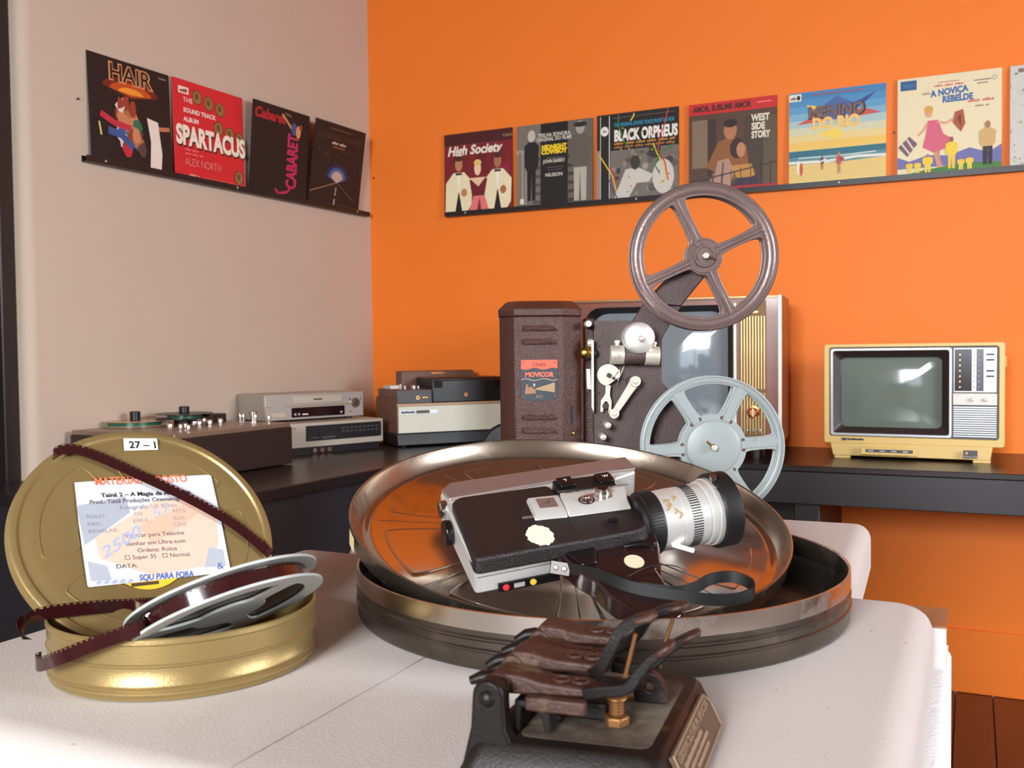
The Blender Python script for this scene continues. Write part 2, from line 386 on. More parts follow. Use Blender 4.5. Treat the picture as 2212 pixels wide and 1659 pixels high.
# ================================================================== FOAM TABLE
T1 = V((cos(rad(25.5)), -sin(rad(25.5)), 0)); T2 = V((sin(rad(25.5)), cos(rad(25.5)), 0))
TZ = 0.885
F_T = frame((0, 0, 0), T1, Z3)                         # local x = a, y = b
m_foam = M('white_polystyrene_foam', (198, 191, 187), 0.75, var=0.03, scale=9, bump=0.14, bscale=500, dirt=((188, 176, 166), 5, 0.58, 0.9), spec=0.3, specks=((90, 78, 70), 260, 0.99, 1.03))
m_foam2 = M('white_polystyrene_foam_side', (235, 236, 238), 0.7, var=0.03, scale=40, bump=0.6, bscale=300)
def foam(name, a0, a1, b0, b1, z0, z1, r, label, mw=F_T, mat=m_foam, seam=None, rc=0.02, group='white foam blocks of the table'):
    def ring(ins, z):                                  # plan outline; the side lying against a neighbour keeps its sharp edge
        x0 = a0 + (0 if seam == 'L' else ins); x1 = a1 - (0 if seam == 'R' else ins); y0 = b0 + ins; y1 = b1 - ins; o = []
        for cx, cy, t0, sd in ((x1, y1, 0, 'R'), (x0, y1, 90, 'L'), (x0, y0, 180, 'L'), (x1, y0, 270, 'R')):
            q = 0.003 if seam == sd else max(rc - ins, 0.004)
            sx = -1 if cx == x1 else 1; sy = -1 if cy == y1 else 1
            for k in range(7): t = rad(t0 + 15 * k); o.append((cx + sx * q + q * cos(t), cy + sy * q + q * sin(t), z))
        return o
    rr = [ring(0.004, z0), ring(0, z0 + 0.004), ring(0, z1 - r)] + [ring(r * (1 - cos(rad(t))), z1 - r * (1 - sin(rad(t)))) for t in (15, 30, 45, 60, 75, 90)] + [ring(r + 0.003, z1), ring(r + 0.006, z1)]
    o = MB().loft(rr).build(name, mat, mw=mw, smooth=35); tag(o, label, 'foam block', group); return o
foam('foam_block', -0.323, -0.026, 0.22, 0.822, TZ - 0.052, TZ, 0.016, 'white foam block under the rusty splicer and the large steel can', seam='L', rc=0.032)
foam('foam_block', -0.640, -0.3245, 0.325, 0.822, TZ - 0.052, TZ, 0.030, 'white foam block under the gold film can', seam='R', rc=0.03)
foam('foam_block', -0.60, -0.09, 0.846, 1.16, TZ - 0.052, TZ, 0.016, 'white foam block at the back, under the film projector', mw=F_T @ T(-.09, .83, 0) @ RZ(2.2) @ T(.09, -.82, 0))
foam('foam_slab', -0.66, -0.0145, 0.2, 0.885, TZ - 0.22, TZ - 0.0525, 0.006, 'thick white foam slab lying under the two front foam blocks', mat=m_foam2, rc=0.012)
foam('foam_slab', -0.62, -0.13, 0.8865, 1.2, TZ - 0.22, TZ - 0.0525, 0.006, 'white foam slab under the back foam block and the projector', mat=m_foam2, rc=0.012)
tb = empty('table', F_T); tag(tb, 'plain white table under the thick foam slabs', 'table')
MB().prism([(-0.67, 0.18), (-0.03, 0.18), (-0.03, 0.88), (-0.15, 0.88), (-0.15, 1.22), (-0.67, 1.22)], TZ - 0.25, TZ - 0.2205).build('table_top', m_white, tb, bevel=0.003)
for x, y in ((-0.65, 0.2), (-0.09, 0.2), (-0.65, 1.15), (-0.21, 1.15)): MB().box(x, x + 0.05, y, y + 0.05, 0, TZ - 0.2505).build('leg', m_white, tb, bevel=0.003)
# catalogue sticking out at the corner
bk = empty('catalogue', F_T @ T(-0.085, 0.8235, TZ - 0.0525)); tag(bk, 'thick paperback catalogue lying behind the right corner of the foam block', 'book')
MB().box(0.001, 0.0665, 0.001, 0.058, 0.0015, 0.031).build('page_block', M('white_page_edges', (228, 226, 220), 0.7, var=0.2, scale=60, stretch=(1, 1, 60)), bk)
MB().box(0, 0.068, 0, 0.06, 0.031, 0.0325).build('cover', M('brown_book_cover', (150, 100, 64), 0.4, var=0.3, scale=25), bk)
MB().box(0, 0.068, 0, 0.06, 0, 0.0015).build('back_cover', m_white, bk)

# ================================================================== RECORD RAILS AND SLEEVES
m_rail = M('black_rail', (26, 23, 24), 0.4, var=0.1)
m_scr = M('bright_screw', (190, 185, 175), 0.35, 0.9)
def rail(F, x0, x1, zb, screws, label):
    r = empty('record_rail', F @ T(0, 0, zb)); tag(r, label, 'rail')
    MB().prism([(0, 0), (-0.024, 0), (-0.024, 0.018), (-0.021, 0.018), (-0.021, 0.003), (-0.003, 0.003), (-0.003, 0.018), (0, 0.018)], x0, x1,
               frame((0, 0, 0), (0, 1, 0), (1, 0, 0))).build('channel', m_rail, r)
    for x in screws:
        MB().lathe([(0, 0.0018), (0.0025, 0.0015), (0.0042, 0)], 14, T(x, -0.024, 0.010) @ RX(90)).build('screw', m_scr, r, smooth=40)
    return r
def ou(px, py=440): return (or_at(px, py) - CORNER).dot(E1)
def lu(px, py=400): return (le_at(px, py) - CORNER).dot(-E2)
ZR = 1.085 + 0.527; ZL = 1.085 + 0.550
rail(F_OR, ou(968, 466), WID - 0.6, ZR, [ou(1011, 466), ou(1378, 440), ou(1813, 402), ou(2300, 370)], 'black wall rail holding the row of sleeves on the orange wall')
rail(F_LE, lu(176, 344), lu(789, 465), ZL, [lu(217, 350), lu(502, 411), lu(762, 466)], 'black wall rail holding the four sleeves on the pale wall')
m_edge = M('sleeve_card_edge', (205, 198, 185), 0.7)
def sleeve(F, x0, x1, zb, col, label, lean=0.012, H=0.315, twist=0.0, n1=0.0):
    W = x1 - x0
    # local: x along wall, y up, z out of the wall
    base = F @ T(x0, -0.0155, zb + 0.0035) @ frame((0, 0, 0), (1, 0, 0), (0, -1, 0)) @ RX(-math.degrees(math.asin((lean) / H)) * -1 if False else math.degrees(math.asin(lean / H))) @ RZ(twist)
    r = empty('record_sleeve', base); tag(r, label, 'record sleeve', 'record sleeves on the wall rails')
    MB().box(0, W, 0, H, -0.003, 0).build('cover', [ink(col)], r, bevel=0.0008, seg=1)
    return r, Art(W, H), T(0, 0, 0.0002)
BLK = (22, 16, 18)
# --- pale wall
r, a, mx = sleeve(F_LE, lu(187, 230), lu(364, 260), ZL, BLK, 'black sleeve with a dancing group and hollow HAIR lettering', lean=-0.010)
for i, (col, s) in enumerate((((110, 34, 16), 1), ((190, 76, 22), .75), ((235, 150, 50), .45))):
    a.poly([(.5 + .34 * s * cos(t) , .73 - .01 * i + .11 * s * max(0, sin(t)) * (1 if True else 0)) for t in [PI * k / 12 for k in range(13)]] + [(.5, .66 + .02 * i)], col)
a.text('HAIR', .5, .80, .22, (214, 150, 100), align='CENTER', bold=.004).text('HAIR', .5, .803, .215, BLK, align='CENTER', bold=.0006)
random.seed(3)
cols = [(190, 40, 60), (60, 90, 150), (170, 110, 70), (225, 215, 205), (200, 130, 90), (40, 110, 80), (150, 60, 40), (90, 60, 50)]
for k in range(26):
    t = random.random(); x = .45 + random.uniform(-.13, .13) + (t - .5) * .1; y = .62 - t * .5
    a.poly([(x + random.uniform(.03, .08) * cos(q * PI / 3) * 1.1, y + random.uniform(.04, .1) * sin(q * PI / 3)) for q in range(6)], random.choice(cols))
a.line([(.12, .46), (.28, .40), (.48, .38)], .06, (190, 46, 66)).line([(.2, .32), (.36, .3), (.5, .2)], .07, (52, 84, 140)).line([(.7, .46), (.86, .44), (.97, .46)], .04, (190, 120, 84))
a.poly([(.68, .52), (.82, .5), (.86, .2), (.84, .04), (.7, .04), (.72, .3)], (228, 218, 206)).line([(.1, .38), (.12, .26)], .02, (214, 200, 120))
a.rect(.85, .95, .93, .945, (120, 110, 110)); a.build(r, mx)
r, a, mx = sleeve(F_LE, lu(369, 270), lu(521, 310), ZL, (206, 36, 44), 'bright red sleeve with gold coins and white SPARTACUS lettering', lean=-0.006)
for x, y in ((.33, .86), (.49, .83), (.65, .80), (.62, .6), (.78, .57), (.93, .54), (.90, .13)):
    a.ell(x, y, .068, .075, (92, 62, 34)).ell(x, y, .058, .064, (150, 112, 66)).ell(x - .005, y + .008, .026, .036, (104, 74, 44))
a.rect(.07, .21, .86, .93, (228, 216, 196)).smear(.09, .875, .1, .035, (140, 60, 50))
a.text('THE', .13, .78, .07, (240, 224, 214)).text('SOUND TRACK', .13, .68, .062, (240, 224, 214), bold=.0006).text('ALBUM', .13, .59, .062, (240, 224, 214), bold=.0006)
a.text('SPARTACUS', .035, .345, .26, BLK, bold=.004, sx=.68).text('SPARTACUS', .025, .36, .26, (238, 228, 210), bold=.004, sx=.68)
a.smear(.13, .30, .2, .02, (226, 110, 110)).smear(.13, .26, .25, .02, (226, 110, 110)).text('ALEX NORTH', .13, .15, .11, (236, 128, 124), sx=.72)
a.smear(.18, .05, .14, .022, (236, 160, 150)).rect(.35, .95, .05, .058, (226, 96, 96)); a.build(r, mx)
r, a, mx = sleeve(F_LE, lu(528, 360), lu(651, 380), ZL, BLK, 'black sleeve with a tall magenta CABARET reading upwards', lean=0.030)
a.text('CABARET', .80, .13, .235, (190, 36, 96), rot=90, bold=.003, sx=.60).text('Cabaret', .03, .83, .15, (176, 32, 44), shear=.2, bold=.002)
a.line([(.5, .93), (.6, .86), (.68, .8)], .03, (190, 150, 90)).line([(.55, .95), (.66, .93)], .02, (120, 100, 80)).ell(.72, .80, .05, .07, (60, 80, 140)).ell(.8, .78, .045, .07, (206, 150, 90)).ell(.84, .84, .03, .03, (150, 60, 30))
a.line([(.44, .10), (.5, .05), (.66, .09), (.72, .16)], .03, (190, 36, 96)); a.build(r, mx)
r, a, mx = sleeve(F_LE, lu(657, 390), lu(765, 400), ZL, (26, 19, 20), 'black sleeve with a glowing light at the end of a night road', lean=0.046)
a.rect(0, 1, 0, 1, (26, 19, 20)).text('CLOSE ENCOUNTERS', .05, .81, .095, (74, 50, 32), sx=.93).rect(.3, .72, .93, .94, (120, 76, 40)).smear(.34, .76, .3, .03, (190, 176, 160)).rect(.36, .6, .72, .735, (140, 84, 40))
for k, (s, c) in enumerate(((1.0, (30, 44, 80)), (.75, (66, 100, 160)), (.5, (190, 170, 150)))):
    a.poly([(.5 + .22 * s * cos(PI * q / 10), .37 + .16 * s * sin(PI * q / 10)) for q in range(11)] + [(.5, .31)], c)
a.poly([(.48, .31), (.52, .31), (.62, .02), (.3, .02)], (34, 26, 26)).line([(.48, .31), (.0, .16)], .012, (150, 120, 80)).line([(.52, .31), (.86, .14)], .012, (80, 84, 70)).line([(.5, .26), (.49, .16)], .015, (190, 186, 176)).line([(.485, .12), (.48, .03)], .02, (190, 186, 176))
a.rect(.55, .92, .045, .055, (120, 84, 50)); a.build(r, mx)
spk = Art(a.W, a.H); spk.z = .0002
for k in range(30): spk.ell(random.random(), random.uniform(.4, .72), .006, .006, (120, 120, 130), n=6)
spk.build(r, mx, 'printed_stars')['kind'] = 'stuff'
# --- orange wall
CRM = (236, 226, 186)
r, a, mx = sleeve(F_OR, ou(963, 380), ou(1110, 370), ZR, (122, 24, 32), 'dark red sleeve with white High Society lettering', lean=-0.008)
for k in range(14): a.ell(random.uniform(.1, .9), random.uniform(.1, .75), random.uniform(.06, .16), random.uniform(.06, .16), random.choice([(130, 22, 34), (112, 20, 28), (146, 26, 56), (104, 18, 24)]))
a.rect(0, 1, .86, 1, (74, 16, 22)).rect(.08, .78, .85, .858, (120, 60, 60)).text('High Society', .05, .735, .155, (240, 230, 214), shear=.25, bold=.0018, sx=.93).text('Capitol', .86, .905, .05, (170, 160, 120), shear=.2)
for x, sk in ((.22, (190, 130, 90)), (.79, (170, 110, 76))):
    a.poly([(x - .2, .05), (x - .19, .4), (x - .08, .52), (x + .08, .52), (x + .2, .4), (x + .19, .12), (x + .1, .0), (x - .1, .0)], CRM).poly([(x - .06, .0), (x + .06, .0), (x, .3)], (28, 18, 20))
    a.poly([(x - .03, .52), (x + .03, .52), (x, .26)], (246, 240, 226)).rect(x - .045, x + .045, .49, .515, (40, 20, 24)).ell(x, .62, .055, .085, sk).ell(x, .69, .056, .035, (70, 40, 28)).ell(x + .08, .27, .045, .05, sk)
a.poly([(.36, .0), (.68, .0), (.6, .22), (.44, .22)], (226, 120, 118)).poly([(.48, 0), (.56, 0), (.53, .2)], (130, 30, 40)).poly([(.42, .22), (.6, .22), (.64, .42), (.38, .42)], (110, 20, 30)).poly([(.38, .44), (.62, .44), (.51, .33)], (238, 200, 160)).ell(.5, .55, .05, .085, (240, 206, 170)).ell(.5, .62, .055, .04, (230, 196, 110))
a.build(r, mx)
r, a, mx = sleeve(F_OR, ou(1119, 370), ou(1283, 360), ZR, (20, 18, 18), 'black and grey photographic sleeve with yellow MIDNIGHT COWBOY lettering', lean=-0.010)
a.rect(0, .32, .02, 1, (120, 112, 102)).rect(.68, 1, .02, 1, (104, 98, 90)).rect(.02, .14, .06, .68, (150, 142, 130)).rect(0, .17, .66, .71, (160, 152, 140)).rect(.03, .06, .06, .68, (118, 110, 100)).rect(.10, .115, .06, .68, (118, 110, 100))
for k in range(6): a.rect(.22, .32, .06 + k * .1, .10 + k * .1, (84, 78, 72)).rect(.68, .77, .06 + k * .1, .1 + k * .1, (62, 58, 54))
a.figure(.2, .1, .83, (26, 24, 24), (200, 190, 176), (22, 20, 20), .62).figure(.84, .06, .92, (96, 90, 82), (170, 160, 148), (184, 176, 162), .8).ell(.84, .94, .09, .03, (34, 32, 30)).rect(.05, .1, .07, .13, (226, 222, 214))
a.text('TRILHA SONORA', .5, .84, .06, (214, 208, 196), align='CENTER', bold=.0005, sx=.88).text('ORIGINAL DO FILME', .5, .79, .06, (214, 208, 196), align='CENTER', bold=.0005, sx=.8)
a.text('MIDNIGHT', .5, .69, .072, (240, 206, 30), align='CENTER', bold=.0016, sx=.9).text('COWBOY', .5, .635, .072, (240, 206, 30), align='CENTER', bold=.0016, sx=.98)
a.rect(.4, .62, .58, .588, (120, 116, 110)).text('JOHN BARRY', .5, .53, .055, (214, 208, 196), align='CENTER', bold=.0005, sx=.85).rect(.4, .62, .47, .478, (100, 96, 90)).rect(.42, .6, .44, .447, (100, 96, 90)).text('NILSSON', .5, .37, .055, (214, 208, 196), align='CENTER', bold=.0005)
a.build(r, mx)
r, a, mx = sleeve(F_OR, ou(1292, 350), ou(1468, 340), ZR, (24, 20, 20), 'black topped sleeve with coloured streamers and white BLACK ORPHEUS lettering', lean=-0.008, H=.318)
a.rect(.17, 1, .03, .585, (116, 110, 102)).rect(0, .04, .03, .6, (150, 142, 130))
random.seed(11)
for k in range(40): a.ell(random.uniform(.2, .97), random.uniform(.08, .55), random.uniform(.02, .06), random.uniform(.02, .05), random.choice([(140, 134, 124), (90, 86, 80), (64, 60, 56), (160, 152, 142), (110, 104, 96)]), n=8)
a.poly([(.22, .05), (.36, .36), (.5, .38), (.7, .28), (.64, .2), (.5, .2), (.4, .04)], (206, 200, 190)).ell(.48, .43, .06, .08, (58, 52, 48)).ell(.82, .25, .13, .19, (206, 200, 190)).ell(.72, .55, .07, .09, (48, 44, 42))
a.rect(.045, .052, .02, .98, (226, 222, 214)).rect(.155, .165, .02, .98, (226, 222, 214)).ell(.1, .81, .05, .055, (236, 230, 220)).smear(.075, .80, .05, .02, (90, 80, 80), 4)
a.text('THE ORIGINAL SOUND TRACK FROM THE FILM', .22, .85, .055, (40, 140, 170), sx=.59, bold=.0008).text('BLACK ORPHEUS', .22, .69, .17, (240, 236, 226), sx=.56, bold=.0026).smear(.22, .645, .74, .028, (190, 130, 40)).smear(.22, .605, .74, .026, (170, 110, 50)).rect(.2, .97, .945, .95, (120, 112, 104))
for pts, c in (([(.28, .98), (.27, .88), (.33, .7), (.38, .62)], (40, 130, 60)), ([(.47, .98), (.45, .93), (.42, .9)], (226, 206, 40)), ([(.88, .99), (.83, .8), (.78, .7), (.76, .55), (.84, .4), (.88, .2)], (196, 40, 50)), ([(.03, .55), (.12, .42), (.2, .3), (.25, .12)], (226, 200, 40)),
               ([(.16, .4), (.22, .32), (.24, .2)], (196, 40, 50)), ([(.7, .62), (.75, .5), (.82, .38), (.86, .24), (.8, .16)], (226, 206, 40)), ([(.95, .6), (.78, .5), (.72, .38), (.78, .28)], (40, 130, 60)), ([(.16, .26), (.2, .14), (.26, .05)], (90, 60, 120))):
    a.line(pts, .014, c)
for k in range(26): a.ell(random.uniform(.2, .95), random.uniform(.1, .9), .009, .009, random.choice([(206, 40, 50), (40, 130, 60), (226, 206, 40)]), n=6)
a.build(r, mx)
r, a, mx = sleeve(F_OR, ou(1490, 330), ou(1680, 310), ZR, (84, 60, 48), 'brown photographic sleeve with a red band reading AMOR, SUBLIME AMOR', lean=-0.006)
a.rect(.04, .22, .3, .82, (128, 108, 86)).rect(.22, .32, .2, .82, (60, 40, 34)).rect(.64, 1, .05, .82, (70, 56, 44)).rect(.85, 1, .06, .8, (92, 78, 58))
a.poly([(.2, .3), (.34, .56), (.5, .62), (.66, .5), (.7, .2), (.5, .15)], (142, 88, 46)).ell(.48, .68, .075, .1, (176, 116, 80)).ell(.48, .755, .08, .045, (44, 28, 24)).ell(.56, .48, .085, .11, (54, 32, 28)).ell(.6, .46, .05, .08, (190, 130, 96)).poly([(.58, .1), (.76, .18), (.72, .3), (.5, .3)], (190, 140, 66))
a.poly([(.2, .05), (.34, .36), (.46, .38), (.52, .25), (.48, .05)], (176, 140, 122)).line([(.32, .34), (.26, .06)], .025, (120, 92, 84)).line([(.4, .34), (.38, .06)], .025, (120, 92, 84)).poly([(.5, .05), (.56, .16), (.78, .16), (.82, .05)], (60, 44, 62))
for k in range(9): a.line([(.05 + k * .11, .05), (.05 + k * .11, .18 + k * .018)], .008, (44, 36, 34))
a.line([(.02, .15), (1, .30)], .014, (60, 50, 46)).rect(0, 1, .875, 1, (200, 34, 34)).rect(0, 1, 0, .075, (176, 26, 40)).text('AMOR, SUBLIME AMOR', .05, .91, .085, (50, 16, 18), sx=.72, bold=.0012).rect(.78, .94, .94, .952, (230, 130, 110))
a.text('WEST', .72, .75, .10, (230, 222, 200), sx=.72, bold=.0014).text('SIDE', .72, .66, .10, (230, 222, 200), sx=.72, bold=.0014).text('STORY', .72, .57, .10, (230, 222, 200), sx=.62, bold=.0014); a.build(r, mx)
r, a, mx = sleeve(F_OR, ou(1706, 320), ou(1915, 290), ZR, (232, 206, 120), 'sky blue and sand beach sleeve with surfboards and MENINO DO RIO lettering', lean=-0.008, H=.312)
sky = [(64, 130, 180), (74, 142, 190), (92, 156, 196), (126, 176, 200), (170, 196, 196), (208, 208, 176), (228, 206, 140), (236, 196, 100)]
for k, c in enumerate(sky): a.rect(0, 1, .92 - k * .075, 1 - k * .075 if k else 1, c)
a.rect(0, 1, .27, .385, (46, 110, 130)).rect(0, 1, .24, .32, (86, 142, 150)).line([(0, .265), (.4, .255), (.7, .28), (1, .27)], .03, (222, 226, 214)).line([(.1, .31), (.5, .30), (.9, .315)], .012, (206, 218, 210)).poly([(0, .02), (1, .02), (1, .255), (.6, .24), (0, .22)], (226, 196, 122)).rect(0, 1, 0, .06, (236, 214, 136))
a.poly([(.1, .66), (.3, .73), (.74, .86), (.9, .93), (.78, .82), (.3, .69)], (206, 70, 70) if False else (58, 74, 140)).poly([(.08, .66), (.45, .68), (.62, .76), (.3, .76)], (206, 84, 80)).poly([(.95, .71), (.6, .68), (.55, .75), (.78, .77)], (206, 84, 80)).poly([(.18, .86), (.3, .84), (.44, .7), (.3, .74)], (236, 196, 70)).poly([(.3, .56), (.52, .6), (.58, .5), (.46, .48)], (240, 210, 90)).poly([(.3, .8), (.5, .93), (.74, .8), (.6, .68), (.36, .68)], (74, 100, 160))
a.text('MENINO', .5, .715, .17, (44, 36, 40), align='CENTER', bold=.003, sx=.86).text('MENINO', .495, .722, .165, (120, 96, 90), align='CENTER', bold=.0016, sx=.86).text('DO RIO', .49, .60, .16, (240, 196, 110), align='CENTER', bold=.003, sx=.84)
a.rect(.0, .13, .91, .985, (230, 224, 206)).ell(.1, .945, .02, .025, (40, 36, 40)).smear(.015, .93, .06, .03, (110, 106, 100), 4).rect(.24, .78, .955, .968, (150, 90, 110))
a.ell(.1, .21, .018, .075, (236, 230, 200)).ell(.13, .19, .018, .07, (200, 90, 50)).figure(.35, .17, .14, (110, 70, 60), (90, 60, 50), (180, 120, 84), .8).line([(.33, .25), (.39, .28)], .014, (230, 230, 224)).figure(.525, .12, .22, (186, 90, 80), (190, 130, 90), (196, 140, 100), .7).ell(.55, .265, .03, .018, (180, 60, 60))
a.rect(.2, .8, .035, .045, (170, 140, 90)); a.build(r, mx)
r, a, mx = sleeve(F_OR, ou(1939, 300), ou(2164, 270), ZR, (232, 218, 180), 'cream sleeve with a pink dress figure and blue A NOVIÇA REBELDE lettering', lean=-0.006)
a.rect(.03, .19, .88, .975, (44, 92, 136)).rect(.06, .16, .91, .94, (60, 110, 156)).rect(.4, .6, .92, .93, (206, 130, 110)).text('A NOVIÇA', .33, .79, .085, (52, 104, 160), bold=.0014, sx=.82, rot=4).text('REBELDE', .44, .725, .085, (52, 104, 160), bold=.0014, sx=.82, rot=1).smear(.24, .82, .1, .02, (160, 130, 110)).smear(.36, .885, .28, .02, (200, 110, 96)).smear(.68, .70, .27, .028, (206, 120, 100)).smear(.75, .65, .13, .02, (170, 140, 120)).rect(.74, .9, .9, .91, (120, 110, 100)).rect(.77, .87, .87, .88, (120, 110, 100)).ell(.93, .915, .025, .025, (170, 160, 140)).ell(.93, .915, .018, .018, (226, 212, 176))
a.poly([(0, .1), (0, .22), (.12, .17), (.3, .22), (.5, .2), (.7, .26), (.88, .2), (1, .27), (1, .1)], (108, 110, 168)).poly([(0, 0), (0, .03), (.3, .08), (.7, .12), (1, .10), (1, 0)], (70, 124, 54))
a.line([(.36, .28), (.4, .14), (.41, .09)], .03, (214, 150, 110)).line([(.41, .3), (.4, .2), (.43, .1)], .03, (206, 140, 104)).poly([(.3, .56), (.4, .56), (.45, .42), (.54, .36), (.5, .28), (.36, .24), (.25, .3), (.28, .42)], (212, 96, 122)).line([(.3, .54), (.25, .46), (.2, .42)], .02, (222, 160, 120)).line([(.39, .54), (.48, .52), (.54, .55)], .02, (222, 160, 120)).ell(.31, .64, .038, .05, (226, 166, 124)).ell(.31, .67, .042, .035, (214, 160, 70))
a.poly([(.01, .32), (.12, .42), (.2, .34), (.1, .22)], (120, 90, 100)).line([(.04, .36), (.12, .25)], .016, (226, 214, 196)).line([(.09, .4), (.16, .29)], .016, (226, 214, 196)).poly([(.54, .52), (.56, .62), (.64, .64), (.66, .5), (.62, .42)], (170, 84, 50)).poly([(.58, .56), (.62, .6), (.62, .47)], (120, 50, 34))
for x, h in ((.12, .12), (.2, .12), (.3, .18), (.62, .12), (.7, .13)): a.figure(x, .05, h, (236, 200, 50), (170, 110, 70), (230, 206, 80), 1.5)
a.figure(.53, .07, .31, (236, 204, 60), (150, 96, 66), (232, 198, 56), 1.0).figure(.87, .08, .42, (206, 170, 110), (176, 116, 80), (40, 34, 44), .95); a.build(r, mx)
r, a, mx = sleeve(F_OR, ou(2181, 290), ou(2181, 290) + .315, ZR, (206, 204, 196), 'speckled silver white sleeve cut by the right edge of the picture', lean=-0.008)
for k in range(160): a.ell(random.random(), random.uniform(.03, .97), random.uniform(.004, .012), random.uniform(.004, .012), random.choice([(160, 156, 146), (186, 182, 172), (136, 130, 120)]), n=6)
a.build(r, mx, 'printed_speckle')['kind'] = 'stuff'; a = Art(.315, .315); a.z = .01 * .05
a.rect(.07, .12, .93, .97, (130, 116, 100)).build(r, mx, 'printed_mark'); a = Art(.315, .315); a.z = .0005
a.rect(.12, .17, .03, .07, (150, 126, 90)).build(r, mx, 'printed_mark')

# ================================================================== TELEVISIONS
def yaw_frame(p, deg): return frame(p, (cos(rad(deg)), -sin(rad(deg)), 0), Z3)     # x right along the front, y to the back, z up
def bulge(x0, x1, z0, z1, y, depth, r, n=14):          # convex picture tube face
    b = MB(); rings = []
    W = (x1 - x0) / 2; H = (z1 - z0) / 2; cx = (x0 + x1) / 2; cz = (z0 + z1) / 2
    base = rrect(-W, W, -H, H, r, 6)
    for k in range(n):
        s = 1 - k / n
        rings.append([(cx + p[0] * s, y - depth * (1 - .5 * ((p[0] * s / W) ** 2 + (p[1] * s / H) ** 2)), cz + p[1] * s) for p in base])
    v = [p for q in rings for p in q]; m = len(base); f = []
    for i in range(n - 1):
        for j in range(m): f.append((i * m + j, i * m + (j + 1) % m, (i + 1) * m + (j + 1) % m, (i + 1) * m + j))
    v.append((cx, y - depth, cz)); c = len(v) - 1
    for j in range(m): f.append(((n - 1) * m + j, (n - 1) * m + (j + 1) % m, c))
    return b.add(v, f)
FXZ = frame((0, 0, 0), (1, 0, 0), (0, -1, 0))          # maps 2d shapes (x, y) to (x, -, z) facing the viewer
def front(y): return T(0, y, 0) @ FXZ
m_cream = M('yellowed_cream_plastic', (226, 192, 116), 0.4, var=0.05, scale=6, bump=0.1, bscale=200)
m_dgrey = M('dark_grey_plastic', (70, 66, 68), 0.45)
m_silver = M('silver_paint', (186, 190, 194), 0.32, 0.6, var=0.04)
m_mask = M('dark_brown_mask', (52, 40, 38), 0.4)
m_glass = M('grey_green_tube_glass', (112, 124, 116), 0.06, var=0.02, coat=0.6)
m_glass2 = M('grey_tube_glass', (122, 132, 138), 0.05, var=0.02, coat=0.6)
m_chrome = M('chrome', (210, 210, 208), 0.15, 1.0, var=0.02)
m_ink = M('black_print', (24, 22, 24), 0.5)
m_wprint = M('white_print', (220, 218, 212), 0.5)
p = V((0.966, 2.885, DZ)) + V((cos(rad(27)), -sin(rad(27)), 0)) * -0.032
tv = empty('portable_television', yaw_frame(p, 27)); tag(tv, 'yellowed cream portable television on the right desk', 'television')
W = 0.485; ZB = 0.045; ZT = 0.34; HH = ZT - ZB
MB().mesh(shape2d([rrect(0, W, ZB, ZT, 0.008), rrect(0.031 * W, 0.969 * W, ZB + 0.07 * HH, ZT - 0.035 * HH, 0.008)], 0.05, 0.002), front(0.025)).build('cabinet_front', m_cream, tv, smooth=30)
MB().loft([[(x, 0.0505, z) for x, z in rrect(0.004, W - 0.004, ZB + 0.004, ZT - 0.003, 0.008)], [(x, 0.16, z) for x, z in rrect(0.01, W - 0.01, ZB + 0.006, ZT - 0.008, 0.012)], [(x, 0.26, z) for x, z in rrect(0.06, W - 0.06, ZB + 0.03, ZT - 0.05, 0.02)]]).build('cabinet_back', m_cream, tv, smooth=40)
MB().prism([(0.018, ZB + .001), (W - 0.03, ZB + .001), (W - 0.036, 0.008), (0.026, 0.008)], -0.012, 0.0, FXZ).add([], []).build('base_front', m_cream, tv, bevel=0.002)
MB().box(0.03, W - 0.04, 0.0125, 0.22, 0.008, ZB - 0.0005).build('base', m_cream, tv)
for x in (0.03, W - 0.08): MB().box(x, x + 0.045, 0.002, 0.05, 0, 0.0078).build('foot', m_cream, tv, bevel=0.001)
for x in (0.03, W - 0.08): MB().box(x, x + 0.045, 0.17, 0.21, 0, 0.0078).build('foot', m_cream, tv, bevel=0.001)
def fx(a): return a * W
def fz(t): return ZT - t * HH
MB().mesh(shape2d([rrect(fx(.031), fx(.969), fz(.93), fz(.035), .003), rrect(fx(.06), fx(.70), fz(.89), fz(.078), .004)], 0.02), front(0.018)).build('bezel', m_dgrey, tv, smooth=30)
MB().mesh(shape2d([rrect(fx(.037), fx(.724), fz(.925), fz(.042), 0.008), rrect(fx(.056), fx(.706), fz(.895), fz(.072), 0.006)], 0.01, 0.002), front(0.006)).build('silver_frame', m_silver, tv, smooth=30)
b = MB(); o1 = rrect(fx(.056), fx(.706), fz(.895), fz(.072), 0.006, 6); i1 = rrect(fx(.094), fx(.668), fz(.838), fz(.132), 0.016, 6)
b.loft([[(x, 0.002, z) for x, z in o1], [(x, 0.018, z) for x, z in i1], [(x, 0.046, z) for x, z in i1]], cap=False).build('screen_mask', m_mask, tv, smooth=30)
bulge(fx(.088), fx(.674), fz(.845), fz(.125), 0.034, 0.016, 0.02).build('screen', m_glass, tv, smooth=60)
MB().box(fx(.731), fx(.958), 0.004, 0.0078, fz(.478), fz(.05)).build('tuner_plate', m_silver, tv, bevel=0.001)
MB().box(fx(.736), fx(.828), 0.0025, 0.0038, fz(.466), fz(.062)).build('tuner_window', M('dark_brown_tuner_window', (44, 34, 32), 0.15), tv)
MB().box(fx(.851), fx(.890), 0.0025, 0.0038, fz(.466), fz(.062)).build('channel_strip', M('dark_violet_strip', (46, 40, 56), 0.3), tv)
m_gold = M('gold_trim', (200, 160, 84), 0.35, 0.9)
